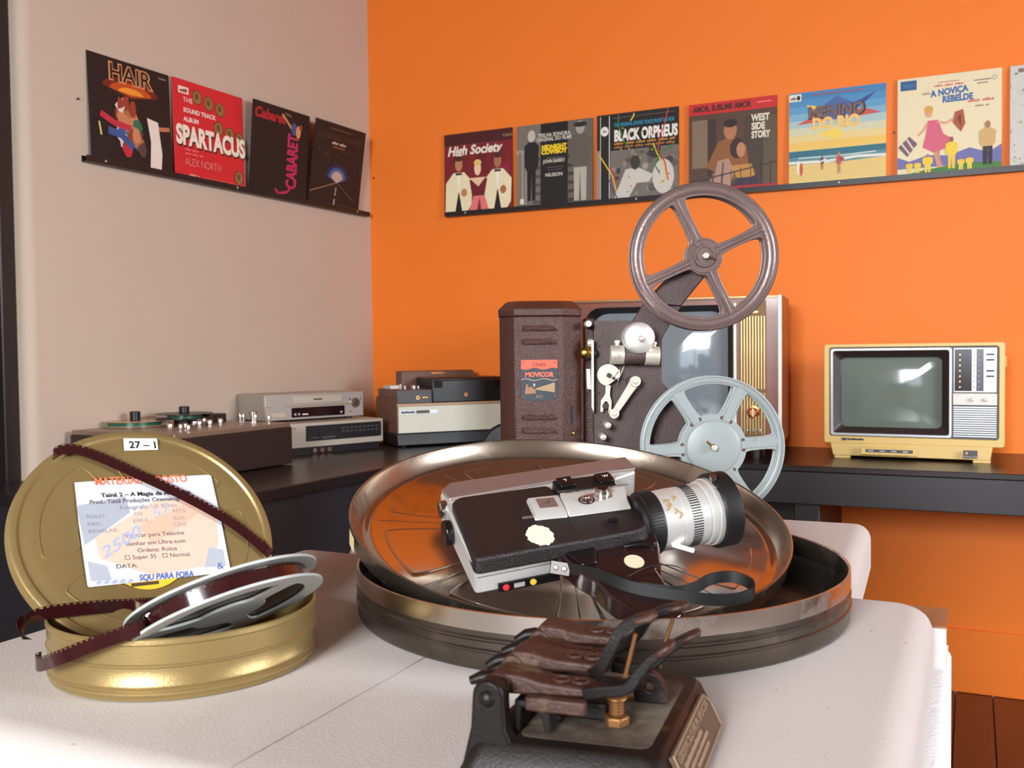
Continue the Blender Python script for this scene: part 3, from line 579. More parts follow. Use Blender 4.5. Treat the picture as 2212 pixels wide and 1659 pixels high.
for k in range(7):
    z = fz(.115 + .052 * k)
    MB().cyl(0.0022, 0, 0.003, 10, T(fx(.765), 0.0025, z) @ RX(90)).build('tuner_dial', m_gold, tv, smooth=40)
    MB().box(fx(.902), fx(.945), 0.0005, 0.0038, z - 0.0028, z + 0.0028).build('channel_button', m_dgrey if k not in (2, 5, 6) else m_silver, tv, bevel=0.0008)
    MB().box(fx(.835), fx(.845), 0.003, 0.0038, z - 0.0015, z + 0.0015).build('channel_mark', m_ink, tv)
    lettering(str(k + 1), 0.007, m_wprint, tv, T(fx(.862), 0.0023, z - 0.002) @ FXZ, 'channel_number')
MB().box(fx(.728), fx(.960), -0.001, 0.0078, fz(.60), fz(.487)).build('control_panel', M('white_control_panel', (226, 222, 212), 0.4), tv, bevel=0.001)
for x in (.83, .90): MB().cyl(0.0055, 0, 0.006, 20, T(fx(x), -0.001, fz(.545)) @ RX(90)).build('volume_knob', m_chrome, tv, bevel=0.001)
for k in range(14):
    z = fz(.62 + k * .0215)
    MB().box(fx(.731), fx(.958), 0.0025, 0.0079, z - 0.0020, z + 0.0014).build('speaker_slat', m_silver, tv)
MB().box(fx(.22), fx(.54), -0.018, -0.0125, 0.014, 0.038).build('control_tray', m_cream, tv, bevel=0.002)
MB().box(fx(.25), fx(.515), -0.0187, -0.0181, 0.022, 0.031).build('control_strip', m_dgrey, tv)
for k, t in enumerate(('BRILHO', 'CONTR', 'COR', 'TOM')): smear(0.014, 0.0032, m_silver, tv, T(fx(.265 + .065 * k), -0.0188, 0.0250) @ FXZ, 'control_caption', 5)
MB().box(fx(.785), fx(.86), -0.0128, -0.0121, 0.014, 0.036).build('jack_plate', m_dgrey, tv)
MB().lathe([(0.0018, 0.001), (0.003, 0.001), (0.003, 0)], 16, T(fx(.803), -0.0129, 0.028) @ RX(90)).build('jack_ring', m_gold, tv)
lettering('FONE DE OUVIDO', 0.0045, m_wprint, tv, T(fx(.789), -0.013, 0.0165) @ FXZ, 'jack_caption')
MB().box(fx(.107), fx(.135), -0.0022, -0.0005, fz(.972), fz(.945)).build('brand_emblem', M('blue_grey_emblem', (70, 76, 100), 0.3, 0.4), tv)
smear(0.046, 0.0065, m_mask, tv, T(fx(.139), -0.0005, fz(.968)) @ FXZ, 'brand_mark')
MB().box(W, W + 0.004, 0.05, 0.075, 0.27, 0.30).build('side_switch', m_cream, tv, bevel=0.001)

# --- large wooden television
m_teak = M('red_brown_teak_veneer', (122, 58, 30), 0.35, var=0.3, scale=5, stretch=(1, 1, 14), coat=0.2)
m_ggr = M('pale_gold_grille', (176, 146, 98), 0.35, 0.55, var=0.06)
m_cream2 = M('pale_trim', (226, 220, 206), 0.35)
X = V((0.94, -0.342, 0)); pr = V((0.798, 2.85, DZ))
wt = empty('console_television', yaw_frame(pr - X * 0.662, 20)); tag(wt, 'large wooden television with gold slatted grille behind the projector', 'television')
W2 = 0.662; B2 = 0.048; T2z = 0.487
MB().box(0, 0.009, 0, 0.28, B2, T2z).box(W2 - 0.009, W2, 0, 0.28, B2, T2z).box(0.009, W2 - 0.009, 0, 0.28, T2z - 0.009, T2z).box(0.009, W2 - 0.009, 0, 0.28, B2, B2 + 0.009).box(0.009, W2 - 0.009, 0.27, 0.28, B2 + .009, T2z - .009).build('cabinet', m_teak, wt)
MB().mesh(shape2d([rrect(0.009, W2 - 0.009, B2 + 0.009, T2z - 0.009, 0.001), rrect(0.062, 0.517, B2 + 0.045, T2z - 0.026, 0.05, 8)], 0.012), front(0.012)).build('front_board', m_teak, wt, smooth=30)
MB().box(W2 - 0.011, W2 - 0.0005, -0.004, -0.0002, B2, T2z).build('edge_trim', m_cream2, wt, bevel=0.001)
MB().box(0, W2 - 0.012, -0.003, -0.0002, T2z - 0.006, T2z).build('top_trim', M('dull_brass_trim', (150, 116, 76), 0.35, 0.7), wt, bevel=0.001)
MB().box(0, W2 - 0.012, -0.003, -0.0002, B2, B2 + 0.012).build('bottom_trim', m_ggr, wt, bevel=0.001)
o1 = rrect(0.060, 0.519, B2 + 0.043, T2z - 0.024, 0.052, 8); i1 = rrect(0.078, 0.501, B2 + 0.06, T2z - 0.042, 0.05, 8)
MB().loft([[(x, 0.002, z) for x, z in o1], [(x, 0.03, z) for x, z in i1]], cap=False).build('screen_mask', M('black_mask', (26, 22, 22), 0.35), wt, smooth=30)
bulge(0.072, 0.507, B2 + 0.053, T2z - 0.036, 0.040, 0.03, 0.05).build('screen', m_glass2, wt, smooth=60)
MB().box(0.522, 0.530, -0.002, 0.0058, B2 + 0.03, T2z - 0.02).build('inner_trim', m_cream2, wt, bevel=0.001)
MB().box(0.538, 0.616, 0.001, 0.0058, B2 + 0.02, T2z - 0.014).build('grille_panel', M('dark_gold_grille_back', (112, 82, 46), 0.5, 0.3), wt)
for k in range(9):
    x = 0.543 + k * 0.0083
    MB().box(x, x + 0.0048, -0.004, 0.0008, B2 + 0.16, T2z - 0.06).build('grille_slat', m_ggr, wt, bevel=0.0008, seg=1)
    MB().box(x, x + 0.0048, -0.004, 0.0008, B2 + 0.025, B2 + 0.15).build('grille_slat', m_ggr, wt, bevel=0.0008, seg=1)
MB().box(0.563, 0.594, -0.004, 0.0008, T2z - 0.052, T2z - 0.045).build('brand_plate', m_ggr, wt, bevel=0.0006)
kb = MB().lathe([(0, 0.018), (0.010, 0.018), (0.0125, 0.014), (0.0135, 0.004), (0.019, 0.003), (0.019, 0)], 28, T(0.580, -0.0042, B2 + 0.092) @ RX(90)).build('tuning_knob', M('copper_knob', (176, 112, 66), 0.25, 0.9), wt, smooth=40)
MB().box(0.578, 0.582, -0.0245, -0.0225, B2 + 0.080, B2 + 0.104, ).build('knob_pointer', m_cream2, kb)
for k in range(3): MB().box(0.557 + k * .018, 0.565 + k * .018, -0.012, -0.0045, B2 + 0.03, B2 + 0.042).build('push_button', m_chrome, wt, bevel=0.001)
for x in (0.05, W2 - 0.08):
    for y in (0.03, 0.23): MB().cyl(0.012, 0, B2 - 0.0005, 16, T(x, y, 0), r2=0.018).build('foot', m_mask, wt, smooth=40)

# ================================================================== DECKS ON THE LEFT DESK
m_sil = M('silver_grey_deck_metal', (176, 168, 160), 0.38, 0.45, var=0.05, stretch=(1, 1, 20))
m_sil2 = M('warm_silver_panel', (192, 182, 166), 0.38, 0.35, var=0.05)
m_dark = M('black_deck_plastic', (26, 24, 26), 0.35)
m_disp = M('dark_display_window', (30, 14, 18), 0.08)
m_walnut = M('dark_walnut_case', (44, 28, 24), 0.5, var=0.3, scale=14, stretch=(1, 1, 12))
m_knob = M('bright_metal_knob', (214, 210, 204), 0.2, 1.0, var=0.02)
def deck_frame(p, ang): return frame((p[0], p[1], DZ), (cos(rad(ang)), sin(rad(ang)), 0), Z3)      # ang = rise of the front edge to the right, seen from above
# lower deck: front right bottom corner at (-.449, 3.34)
A = 43; D = V((cos(rad(A)), sin(rad(A)), 0))
F = deck_frame(V((-0.449, 3.34, 0)) - D * 0.43, A)
dk = empty('video_deck', F); tag(dk, 'wide silver deck with a long black display, under the smaller recorder', 'video deck')
MB().box(0.012, 0.418, 0.012, 0.22, 0, 0.024).build('base', m_dark, dk)
MB().box(0, 0.43, 0, 0.225, 0.024, 0.104).build('case', m_sil2, dk, bevel=0.002)
MB().box(0.125, 0.42, -0.003, -0.0002, 0.044, 0.094).build('display_window', m_dark, dk)
for k in range(9): MB().box(0.26 + k * .017, 0.27 + k * .017, -0.0042, -0.0031, 0.078, 0.083).build('key', m_dgrey, dk); MB().box(0.26 + k * .017, 0.27 + k * .017, -0.0042, -0.0031, 0.066, 0.071).build('key', m_dgrey, dk)
for k in range(3): MB().cyl(0.008, 0, 0.008, 14, T(0.16 + k * .028, 0.0118, 0.012) @ RX(90)).build('jack', m_knob, dk, smooth=40)
for x, z, c in ((0.075, 0.085, (200, 120, 84)), (0.03, 0.086, (90, 130, 90)), (0.03, 0.062, (110, 120, 160))): MB().box(x, x + 0.014, -0.0012, -0.0002, z, z + 0.005).build('sticker', ink(c), dk)
smear(0.03, 0.005, m_dgrey, dk, T(0.14, -0.0031, 0.052) @ FXZ, 'brand_mark'); smear(0.05, 0.008, m_dgrey, dk, T(0.185, -0.0031, 0.05) @ FXZ, 'model_mark')
# silver recorder on top
D2 = D; F = deck_frame(V((-0.522, 3.38, 0)) - D * 0.379, A) @ T(0, 0, 0.1045)
vc = empty('video_recorder', F); tag(vc, 'silver video recorder with round jog dial on top of the deck', 'video recorder')
for x in (0.03, 0.33):
    for y in (0.02, 0.15): MB().cyl(0.012, 0, 0.0068, 14, T(x, y, 0)).build('foot', m_dark, vc)
MB().box(0, 0.379, 0.008, 0.185, 0.007, 0.092).build('case', m_sil, vc, bevel=0.002)
MB().box(0, 0.379, 0, 0.0078, 0.007, 0.092).build('front_panel', m_sil, vc, bevel=0.0015)
MB().box(0.0, 0.379, -0.0012, -0.0002, 0.0505, 0.0525).build('trim_line', m_gold, vc)
cd_ = MB().box(0.10, 0.29, -0.002, -0.0002, 0.060, 0.084).build('cassette_door', m_sil2, vc, bevel=0.001)
MB().box(0.095, 0.30, -0.002, -0.0002, 0.014, 0.046).build('display_window', m_disp, vc)
smear(0.034, 0.0055, m_mask, vc, T(0.178, -0.0021, 0.069) @ FXZ, 'brand_mark', 6)
for x in (0.107, 0.121, 0.286): MB().cyl(0.0042, 0, 0.002, 14, T(x, -0.002, 0.024) @ RX(90)).build('indicator', m_silver, vc)
MB().box(0.134, 0.156, -0.0026, -0.0021, 0.021, 0.025).build('logo', m_wprint, vc)
jd = MB().lathe([(0, 0.007), (0.010, 0.007), (0.012, 0.004), (0.0165, 0.004), (0.018, 0)], 28, T(0.345, -0.0002, 0.053) @ RX(90)).build('jog_dial', m_knob, vc, smooth=40)
for x in (0.022, 0.045): MB().box(x, x + 0.018, -0.0025, -0.0013, 0.0495, 0.0535).build('button', m_silver, vc)
MB().box(0.02, 0.07, -0.0015, -0.0002, 0.018, 0.032).build('jack_flap', m_sil2, vc)
for x, z in ((0.323, 0.066), (0.367, 0.066), (0.323, 0.024)): MB().cyl(0.003, 0, 0.002, 10, T(x, -0.0002, z) @ RX(90)).build('button', m_knob, vc)
# reel-to-reel recorder nearest the viewer
F = frame(CORNER + E2 * 1.447 + N2 * 0.43 + Z3 * DZ, -E2, Z3)
rc = empty('reel_tape_recorder', F); tag(rc, 'dark cased reel-to-reel tape recorder with knobs on top, left of the decks', 'tape recorder')
RW = 0.45
MB().box(0, RW, 0, 0.40, 0.004, 0.112).build('case', m_walnut, rc, bevel=0.002)
for x in (0.03, RW - .04):
    for y in (0.03, 0.36): MB().cyl(0.012, 0, 0.004, 12, T(x, y, 0)).build('foot', m_dark, rc)
MB().box(0.003, RW - .003, 0.003, 0.397, 0.112, 0.125).build('top_plate', M('tan_grey_deck_plate', (150, 128, 110), 0.35, 0.5, var=0.05), rc, bevel=0.002)
m_spool = M('amber_clear_spool', (176, 144, 108), 0.2, var=0.05)
m_green = M('green_tape_pack', (40, 92, 70), 0.3)
FI = F.inverted()
def rl(px, py, z): q = FI @ at_z(px, py, DZ + z); return q.x, q.y
def spool(cx, cy, r, z, pack, hubh):
    s = MB().lathe([(0.012, 0), (r, 0), (r, 0.0018), (0.012, 0.0018)], 48, T(cx, cy, z), loop=True).lathe([(0.012, 0.013), (r, 0.013), (r, 0.0148), (0.012, 0.0148)], 48, T(cx, cy, z), loop=True).build('spool', m_spool if pack else m_dark, rc, smooth=40)
    MB().cyl(r * (0.85 if pack else 0.6), 0.0019, 0.0129, 40, T(cx, cy, z)).build('tape_pack', m_green, s, smooth=40)
    MB().cyl(0.015, 0.0149, 0.0149 + hubh, 24, T(cx, cy, z)).build('hub_cap', m_dark, s, bevel=0.002)
sx_, sy_ = rl(292, 908, 0.140); spool(sx_, sy_, 0.088, 0.1255, True, 0.026)
sx_, sy_ = rl(398, 894, 0.155); spool(sx_, sy_, 0.082, 0.1425, False, 0.020)
MB().cyl(0.03, 0.1255, 0.1422, 20, T(sx_, sy_, 0)).build('spindle_plate', m_dark, rc)
for qx, qy, r_, h in ((960, 232, .010, .014), (1060, 248, .006, .02), (1110, 240, .006, .018), (1135, 255, .006, .02), (1195, 205, .011, .015), (1240, 212, .008, .018), (1288, 190, .006, .022), (1340, 205, .008, .018), (1440, 192, .008, .018),
                      (1632, 145, .006, .02), (1665, 145, .006, .02), (1755, 118, .013, .024), (1775, 150, .007, .02), (1905, 165, .006, .014)):
    while True:                                        # tall enough to stand on the plate
        x, y = rl(150 + qx * .226, 860 + qy * .226, 0.125 + h)
        if x < RW - .016 or h > .06: break
        h += .003
    x = min(x, RW - .016)
    MB().lathe([(0, h), (r_ * .8, h), (r_, h - .003), (r_, h - .012), (r_ * .6, h - .013), (r_ * .6, .003), (r_ * 1.2, .002), (r_ * 1.2, 0)], 16, T(x, min(max(y, .015), .38), 0.125)).build('knob', m_knob, rc, smooth=40)
MB().box(RW - .09, RW - .02, .24, .28, 0.125, 0.15).build('head_cover', m_mask, rc, bevel=0.004)
# large recorder in the corner
P0 = V((-0.398, 3.33, 0)); A = 25
bg = empty('open_reel_video_recorder', deck_frame(P0, A)); tag(bg, 'big brown and cream recorder with black top housing in the room corner', 'video recorder')
m_case = M('mottled_brown_case', (112, 78, 64), 0.55, var=0.15, scale=30)
m_crm = M('off_white_front', (206, 204, 186), 0.45, var=0.03)
MB().box(0.0, 0.42, 0.0, 0.245, 0.006, 0.048).build('base', m_dark, bg, bevel=0.003)
for x in (0.03, 0.38):
    for y in (0.03, 0.21): MB().cyl(0.012, 0, 0.0058, 12, T(x, y, 0)).build('foot', m_dark, bg)
for k in range(7): MB().box(0.29 + k * .007, 0.2935 + k * .007, -0.0015, -0.0002, 0.014, 0.04).build('vent_slat', m_dgrey, bg)
MB().box(0.0, 0.42, 0.003, 0.245, 0.0485, 0.17).build('case', m_case, bg, bevel=0.002)
MB().box(0.004, 0.416, -0.002, 0.0028, 0.05, 0.142).build('front_panel', m_crm, bg, bevel=0.001)
MB().box(0.0, 0.42, -0.003, 0.0028, 0.1425, 0.152).build('trim', M('tan_trim', (178, 146, 112), 0.4), bg, bevel=0.001)
nb = MB().box(0.01, 0.15, -0.0032, -0.0021, 0.115, 0.130).build('name_badge', m_silver, bg, bevel=0.0008)
smear(0.05, 0.008, m_dgrey, nb, T(0.014, -0.0033, 0.1185) @ FXZ, 'badge_mark'); MB().box(0.068, 0.118, -0.0036, -0.0033, 0.117, 0.128).build('badge_strip', M('olive_badge_strip', (84, 78, 56), 0.5), nb)
MB().box(0.0, 0.128, -0.0028, 0.0028, 0.1525, 0.20).build('socket_panel', m_dgrey, bg, bevel=0.002)
MB().box(0.0, 0.128, 0.0031, 0.22, 0.1705, 0.20).build('control_deck', m_case, bg, bevel=0.002)
MB().lathe([(0.004, 0.002), (0.007, 0.002), (0.007, 0)], 16, T(0.075, -0.003, 0.172) @ RX(90)).build('socket', m_gold, bg)
MB().box(0.092, 0.112, -0.0036, -0.0029, 0.171, 0.174).build('marking', m_gold, bg)
for x, y, r_, h in ((0.03, 0.05, .005, .02), (0.04, 0.03, .005, .014), (0.08, 0.05, .010, .014), (0.1, 0.06, .005, .012)): MB().cyl(r_, 0.2, 0.2 + h, 14, T(x, y, 0)).build('knob', m_knob, bg, bevel=0.001)
MB().box(0.1285, 0.415, -0.006, 0.0028, 0.1525, 0.232).build('housing_front', m_dark, bg, bevel=0.004)
MB().box(0.1285, 0.41, 0.0031, 0.17, 0.1705, 0.24).build('cassette_housing', m_dark, bg, bevel=0.006)
for x in (0.135, 0.365): MB().box(x, x + 0.03, -0.009, -0.0062, 0.205, 0.228).build('window', m_disp, bg)
MB().cyl(0.008, 0, 0.0015, 6, T(0.255, -0.0062, 0.178) @ RX(90)).build('emblem', M('orange_brass_emblem', (190, 110, 56), 0.35, 0.6), bg)
lid_ = MB().box(0.075, 0.36, 0.17, 0.24, 0.1705, 0.262).build('rear_lid', m_case, bg, bevel=0.004)
MB().box(0.19, 0.24, 0.168, 0.1698, 0.25, 0.256).build('lid_catch', M('orange_brass_emblem', (190, 110, 56)), lid_)
MB().box(0.015, 0.06, 0.12, 0.2, 0.2005, 0.212).build('paper_slip', m_crm, bg)

# chair whose back shows left of the projector
ch = empty('chair', frame((0.034, 1.95, 0), (cos(rad(10)), -sin(rad(10)), 0), Z3)); tag(ch, 'black plastic chair, only its rounded back showing left of the projector', 'chair')
prof = rrect(-0.107, 0.107, 0.62, 0.94, 0.06, 8)
MB().loft([[(x, 0.02 + 0.25 * x * x, z) for x, z in prof], [(x, 0.045 + 0.25 * x * x, z) for x, z in prof]]).build('backrest', M('black_chair_plastic', (18, 18, 22), 0.25), ch, smooth=40, bevel=0.006)
MB().prism(rrect(-0.2, 0.2, -0.38, 0.03, 0.06), 0.43, 0.45).build('seat', M('black_chair_plastic', (18, 18, 22)), ch, bevel=0.006)
for x in (-0.08, 0.08): MB().tube([(x, 0.02, 0.44), (x, 0.05, 0.55), (x, 0.05, 0.66)], 0.011).build('back_post', m_chrome, ch, smooth=40)
for x in (-0.17, 0.17):
    for y in (-0.33, 0.0): MB().tube([(x, y, 0.43), (x * 1.1, y * 1.05, 0.0)], 0.011).build('leg', m_chrome, ch, smooth=40)

# ================================================================== FILM PROJECTOR
m_wrk = M('brown_crackle_paint', (64, 36, 30), 0.33, var=0.25, scale=160, bump=0.6, bscale=700, dirt=((96, 72, 66), 60, 0.66, 0.76))
m_plate = M('brown_projector_plate', (64, 48, 46), 0.5, var=0.12, scale=120, bump=0.3, bscale=600, dirt=((110, 94, 90), 30, 0.66, 0.78))
m_alu = M('bright_aluminium', (232, 230, 226), 0.42, 0.75, var=0.04, scale=80)
m_nick = M('worn_nickel', (214, 208, 194), 0.38, 0.6, var=0.1, scale=90, dirt=((120, 96, 70), 60, 0.62, 0.8))
m_brass = M('dull_brass', (150, 120, 60), 0.35, 1.0)
m_dk = M('dark_recess', (14, 12, 12), 0.6)
PY = 1.10                                             # plane of the projector's side plate
PJ = V((0.10, PY, TZ))
pj = empty('film_projector', T(*PJ)); tag(pj, 'old brown film projector with lamp house and two reels behind the steel can', 'film projector')
def pp(px, py, dy=0.0): q = at_y(px, py, PY + dy) - PJ; return (q.x, q.z)
def pl3(px, py, dy=0.0): q = at_y(px, py, PY + dy) - PJ; return q
FP = lambda dy: T(0, dy, 0) @ FXZ                     # 2d shape facing the viewer at local depth dy
def poly_px(pts, dy): return [pp(x, y, dy) for x, y in pts]
MB().box(-0.125, 0.055, -0.095, 0.10, 0, 0.085).build('base', m_wrk, pj, bevel=0.004)
# lamp house: chamfered box
lx0 = pp(1080, 800, 0.0)[0]; lx1 = pp(1256, 800, 0.0)[0]; fc0 = pp(1112, 800, -0.02)[0]; fc1 = pp(1217, 800, -0.02)[0]
def octa(g, y0=-0.02, y1=0.075): c = 0.022; return [(lx0 - g, y0 + c), (fc0, y0 - g), (fc1, y0 - g), (lx1 + g, y0 + c), (lx1 + g, y1 - c), (fc1, y1 + g), (fc0, y1 + g), (lx0 - g, y1 - c)]
zc = pp(1160, 683, -0.02)[1]; zs = pp(1160, 667, -0.02)[1]; zt = pp(1160, 650, 0.0)[1]
lh = MB().prism(octa(0), 0.0855, zc).build('lamp_house', m_wrk, pj, bevel=0.0015)
def shr(k, m): 
    o = octa(0.0012); cx = (lx0 + lx1) / 2; cy = 0.0275
    return [(cx + (x - cx) * k, cy + (y - cy) * m) for x, y in o]
MB().loft([[(x, y, zc + 0.0003) for x, y in shr(1, 1)], [(x, y, zs) for x, y in shr(1, 1)], [(x, y, zt - 0.002) for x, y in shr(.84, .72)], [(x, y, zt) for x, y in shr(.76, .6)]]).build('lamp_house_cap', m_wrk, pj, bevel=0.0012)
def lam(px, py): return pp(px, py, -0.02)
for y0, y1 in ((702, 714), (731, 743), (895, 906), (923, 935)):
    (xa, za), (xb, zb_) = lam(1127, y1), lam(1205, y0)
    MB().add([(xa, -0.0202, za), (xb, -0.0202, za), (xb, -0.0202, zb_), (xa, -0.0202, zb_), (xa + .003, -0.024, za), (xb - .003, -0.024, za), (xb - .006, -0.0205, zb_), (xa + .006, -0.0205, zb_)],
             [(0, 1, 2, 3), (4, 7, 6, 5), (0, 4, 5, 1), (1, 5, 6, 2), (2, 6, 7, 3), (3, 7, 4, 0)]).build('louvre', m_wrk, lh)
(xa, za), (xb, zb_) = lam(1126, 868), lam(1204, 777)
pw = xb - xa; ph = zb_ - za
npl = MB().prism([(0, .08 * ph), (.5 * pw, 0), (pw, .08 * ph), (pw, ph), (0, ph)], 0, 0.0006, T(xa, -0.0203, za) @ FXZ).build('name_plate', ink((38, 44, 52)), lh)
ar = Art(pw, ph)
ar.poly([(0, .79), (0, 1), (1, 1), (1, .79)] + [(1 - k / 16, .79 + .022 * sin(k / 16 * 4 * PI)) for k in range(1, 16)], (222, 84, 60))
ar.text('CINES', .5, .845, .115, (70, 30, 34), align='CENTER', bold=.00012).text('MOVICOR', .5, .60, .15, (222, 96, 70), align='CENTER', bold=.0003, sx=.98)
ar.line([(k / 16, .53 + .022 * sin(k / 16 * 4 * PI)) for k in range(17)], .02, (150, 130, 110))
ar.poly([(.4, .32), (.92, .46), (.92, .22), (.4, .29)], (150, 122, 90)).poly([(.1, .18), (.12, .34), (.3, .36), (.36, .3), (.4, .3), (.4, .2)], (140, 98, 70)).ell(.16, .38, .035, .04, (140, 98, 70)).ell(.36, .4, .03, .04, (170, 150, 130)).text('RIO', .5, .09, .1, (120, 100, 84), align='CENTER', bold=.0001)
for x, y in ((.06, .93), (.93, .93), (.06, .13), (.93, .13)): ar.ell(x, y, .028, .024, (90, 70, 60), n=10)
ar.build(npl, T(xa, -0.0210, za) @ FXZ, 'name_plate_print')
# slot and brass screw on the right facet
fn = V((lx1 - fc1, 0.022, 0)).normalized()
def facet(px, py):                                    # point on the right chamfer
    c = V((fc1, -0.02, 0)); n = V((fn.y, -fn.x, 0)); q = on_plane(px, py, PJ + c, n) - PJ; return q, n
for (p1, p2) in (((1233, 876), (1239, 915)),):
    q, n = facet(*p1); q2, _ = facet(*p2)
    Fm = frame(q + n * 0.0002, fn, n)
    MB().box(0, 0.003, q2.z - q.z, 0, 0, 0.0004, Fm).build('slot', m_dk, lh)
q, n = facet(1236, 936); MB().lathe([(0, 0.003), (0.002, 0.0025), (0.0026, 0)], 14, frame(q + n * 0.0002, fn, n)).build('screw', m_brass, lh, smooth=40)
# side plate with the upper arm, one casting
def plate(pts, dy, th, name, mat, parent=pj, bev=0.001): return MB().mesh(shape2d([poly_px(pts, dy)], th, bev), FP(dy + th / 2)).build(name, mat, parent, smooth=35)
mp = plate([(1283, 693), (1368, 693), (1392, 655), (1411, 633), (1483, 557), (1500, 540), (1530, 530), (1552, 545), (1550, 566), (1525, 595), (1474, 658), (1434, 724), (1430, 735), (1430, 825), (1448, 846), (1490, 880), (1500, 960), (1500, 1010), (1283, 1010)], 0.0, 0.012, 'side_plate', m_plate)
MB().box(pp(1258, 0)[0], pp(1282.5, 0)[0], 0.02, 0.06, 0.0855, pp(0, 700)[1]).build('mechanism_box', m_wrk, pj, bevel=0.002)
plate([(1278, 735), (1283, 735), (1283, 892), (1278, 880)], -0.012, 0.012, 'film_gate', m_nick, bev=0.0003)
plate([(1267, 797), (1275, 797), (1277, 842), (1268, 840)], -0.006, 0.012, 'gate_shoe', m_nick, bev=0.0003)
def knob_px(px, py, rpx, y0, y1, name, mat, parent=pj, dome=0.0, n=28):
    q = pl3(px, py, 0); r_ = rpx * PY / FPX
    pr = [(0, y1 + dome), (r_ * .55, y1 + dome * .75), (r_ * .88, y1 + dome * .2), (r_, y1 - dome * .25 - .0006), (r_, y0)]
    return MB().lathe(pr, n, T(q.x, 0, q.z) @ RX(90)).build(name, mat, parent, smooth=50)
knob_px(1269.5, 700, 7, -0.03, 0.014, 'guide_pin', m_nick)
MB().lathe([(0, .006), (.005, .006), (.0068, .003), (.0068, -.003), (.005, -.006), (0, -.006)], 20, T(*pl3(1266, 762, -.006)) @ RY(90)).build('lens_ring', m_brass, pj, smooth=50)
MB().lathe([(0, .008), (.004, .008), (.0048, .002), (.0048, -.004), (0, -.004)], 20, T(*pl3(1274, 763, -.006)) @ RY(90)).build('lens', m_dk, pj, smooth=50)
MB().lathe([(0, .004), (.004, .003), (.005, 0), (.004, -.003), (0, -.004)], 16, T(*pl3(1275, 741, -.006)) @ RY(90)).build('gate_knob', m_nick, pj, smooth=50)
kd = knob_px(1374.7, 730.6, 33.5, 0.0005, 0.026, 'sprocket_cover', m_alu, dome=0.0035, n=48)
knob_px(1376, 732, 6, 0.031, 0.036, 'cover_screw', m_nick, kd, dome=0.001)
qa, qb = pl3(1318, 766, -0.012), pl3(1424, 769, -0.012)
def hcyl(a, b_, r, name, mat, parent): return MB().cyl(r, 0, (b_ - a).length, 28, frame(a, (0, 1, 0), b_ - a)).build(name, mat, parent, bevel=0.0008)
d_ = qb - qa; r20 = 20.5 * PY / FPX
kr = hcyl(qa + d_ * .28, qa + d_ * .70, r20 * .94, 'roller', m_plate, pj)
hcyl(qa, qa + d_ * .279, r20, 'roller_sleeve', m_nick, kr); hcyl(qa + d_ * .701, qb, r20, 'roller_sleeve', m_nick, kr)
for px, py in ((1333, 743), (1412, 746)): MB().cyl(0.0028, 0, 0.006, 14, T(*(pl3(px, py, -0.006) + V((0, 0, -.003))))).cyl(0.0038, 0.004, 0.007, 14, T(*(pl3(px, py, -0.006) + V((0, 0, -.003))))).build('roller_pin', m_alu, kr, smooth=40)
# cam disc with fork
cmx, cmz = pp(1312.7, 810); rC = 24 * PY / FPX
cmd = MB().mesh(shape2d([[(cmx + rC * cos(t), cmz + rC * sin(t)) for t in [rad(-30 + 9.5 * k) for k in range(32)]] + poly_px([(1336, 800), (1337, 812), (1330, 830)], 0)], 0.003, 0.0005), FP(-0.008)).build('cam_disc', m_nick, pj, smooth=35)
MB().cyl(0.0026, 0, 0.006, 16, T(cmx, -0.009, cmz) @ RX(90)).build('cam_pin', m_mask, cmd, bevel=0.0006)
MB().cyl(0.0018, 0, 0.003, 14, T(*pl3(1323.5, 816.5, 0)) @ T(0, -0.0095, 0) @ RX(90)).build('cam_screw', m_mask, cmd)
MB().mesh(shape2d([poly_px([(1307, 832), (1318, 832), (1316, 850), (1317, 858), (1320, 866), (1319, 890), (1313, 892), (1313, 872), (1309, 866), (1304, 868), (1301, 890), (1295, 888), (1297, 864), (1303, 856), (1307, 848)], 0)], 0.0025, 0.0004), FP(-0.0075)).build('fork', m_nick, cmd, smooth=35)
MB().cyl(0.0035, 0, 0.011, 16, T(*pl3(1306, 876, 0)) @ RX(90)).build('fork_pin', m_mask, cmd, bevel=0.0006)
# threading lever
la, lb = pl3(1368.5, 823, 0), pl3(1323.5, 892, 0); la.y = lb.y = -0.014; d_ = (lb - la).normalized(); n_ = V((-d_.z, 0, d_.x))
lv = MB().bar([la, la + (lb - la) * .3, lb], [0.0115, 0.0095, 0.0075], 0.003, (0, -1, 0)).build('lever', m_nick, pj, bevel=0.0008)
for q, r_ in ((la, 0.0062), (lb, 0.0056)):
    MB().cyl(r_, 0, 0.005, 24, T(q.x, -0.0125, q.z) @ RX(90)).cyl(r_ * .45, 0.005, 0.0068, 16, T(q.x, -0.0125, q.z) @ RX(90)).build('lever_boss', m_nick, lv, bevel=0.0006)
MB().cyl(0.006, 0, 0.012, 20, T(la.x - .003, -0.0003, la.z) @ RX(90)).build('lever_pivot', m_mask, lv)
for px, py in ((1309, 916), (1299, 941)): knob_px(px, py, 7.2, 0.0003, 0.022, 'guide_pin', m_nick, dome=.0008)
for px, py in ((1294, 747), (1293, 848)): knob_px(px, py, 2.6, 0.0002, 0.0015, 'rivet', m_mask, dome=.0004, n=12)
q = pl3(1461, 621, 0); MB().lathe([(0, .0012), (.0028, .0010), (.0032, 0)], 16, T(q.x, -0.0002, q.z) @ RX(90)).build('screw', m_nick, mp, smooth=40)
plate([(1400, 655), (1411, 634), (1486, 556), (1520, 598), (1470, 660)], -0.006, 0.0058, 'arm_cover', m_plate, mp, bev=0.0006)

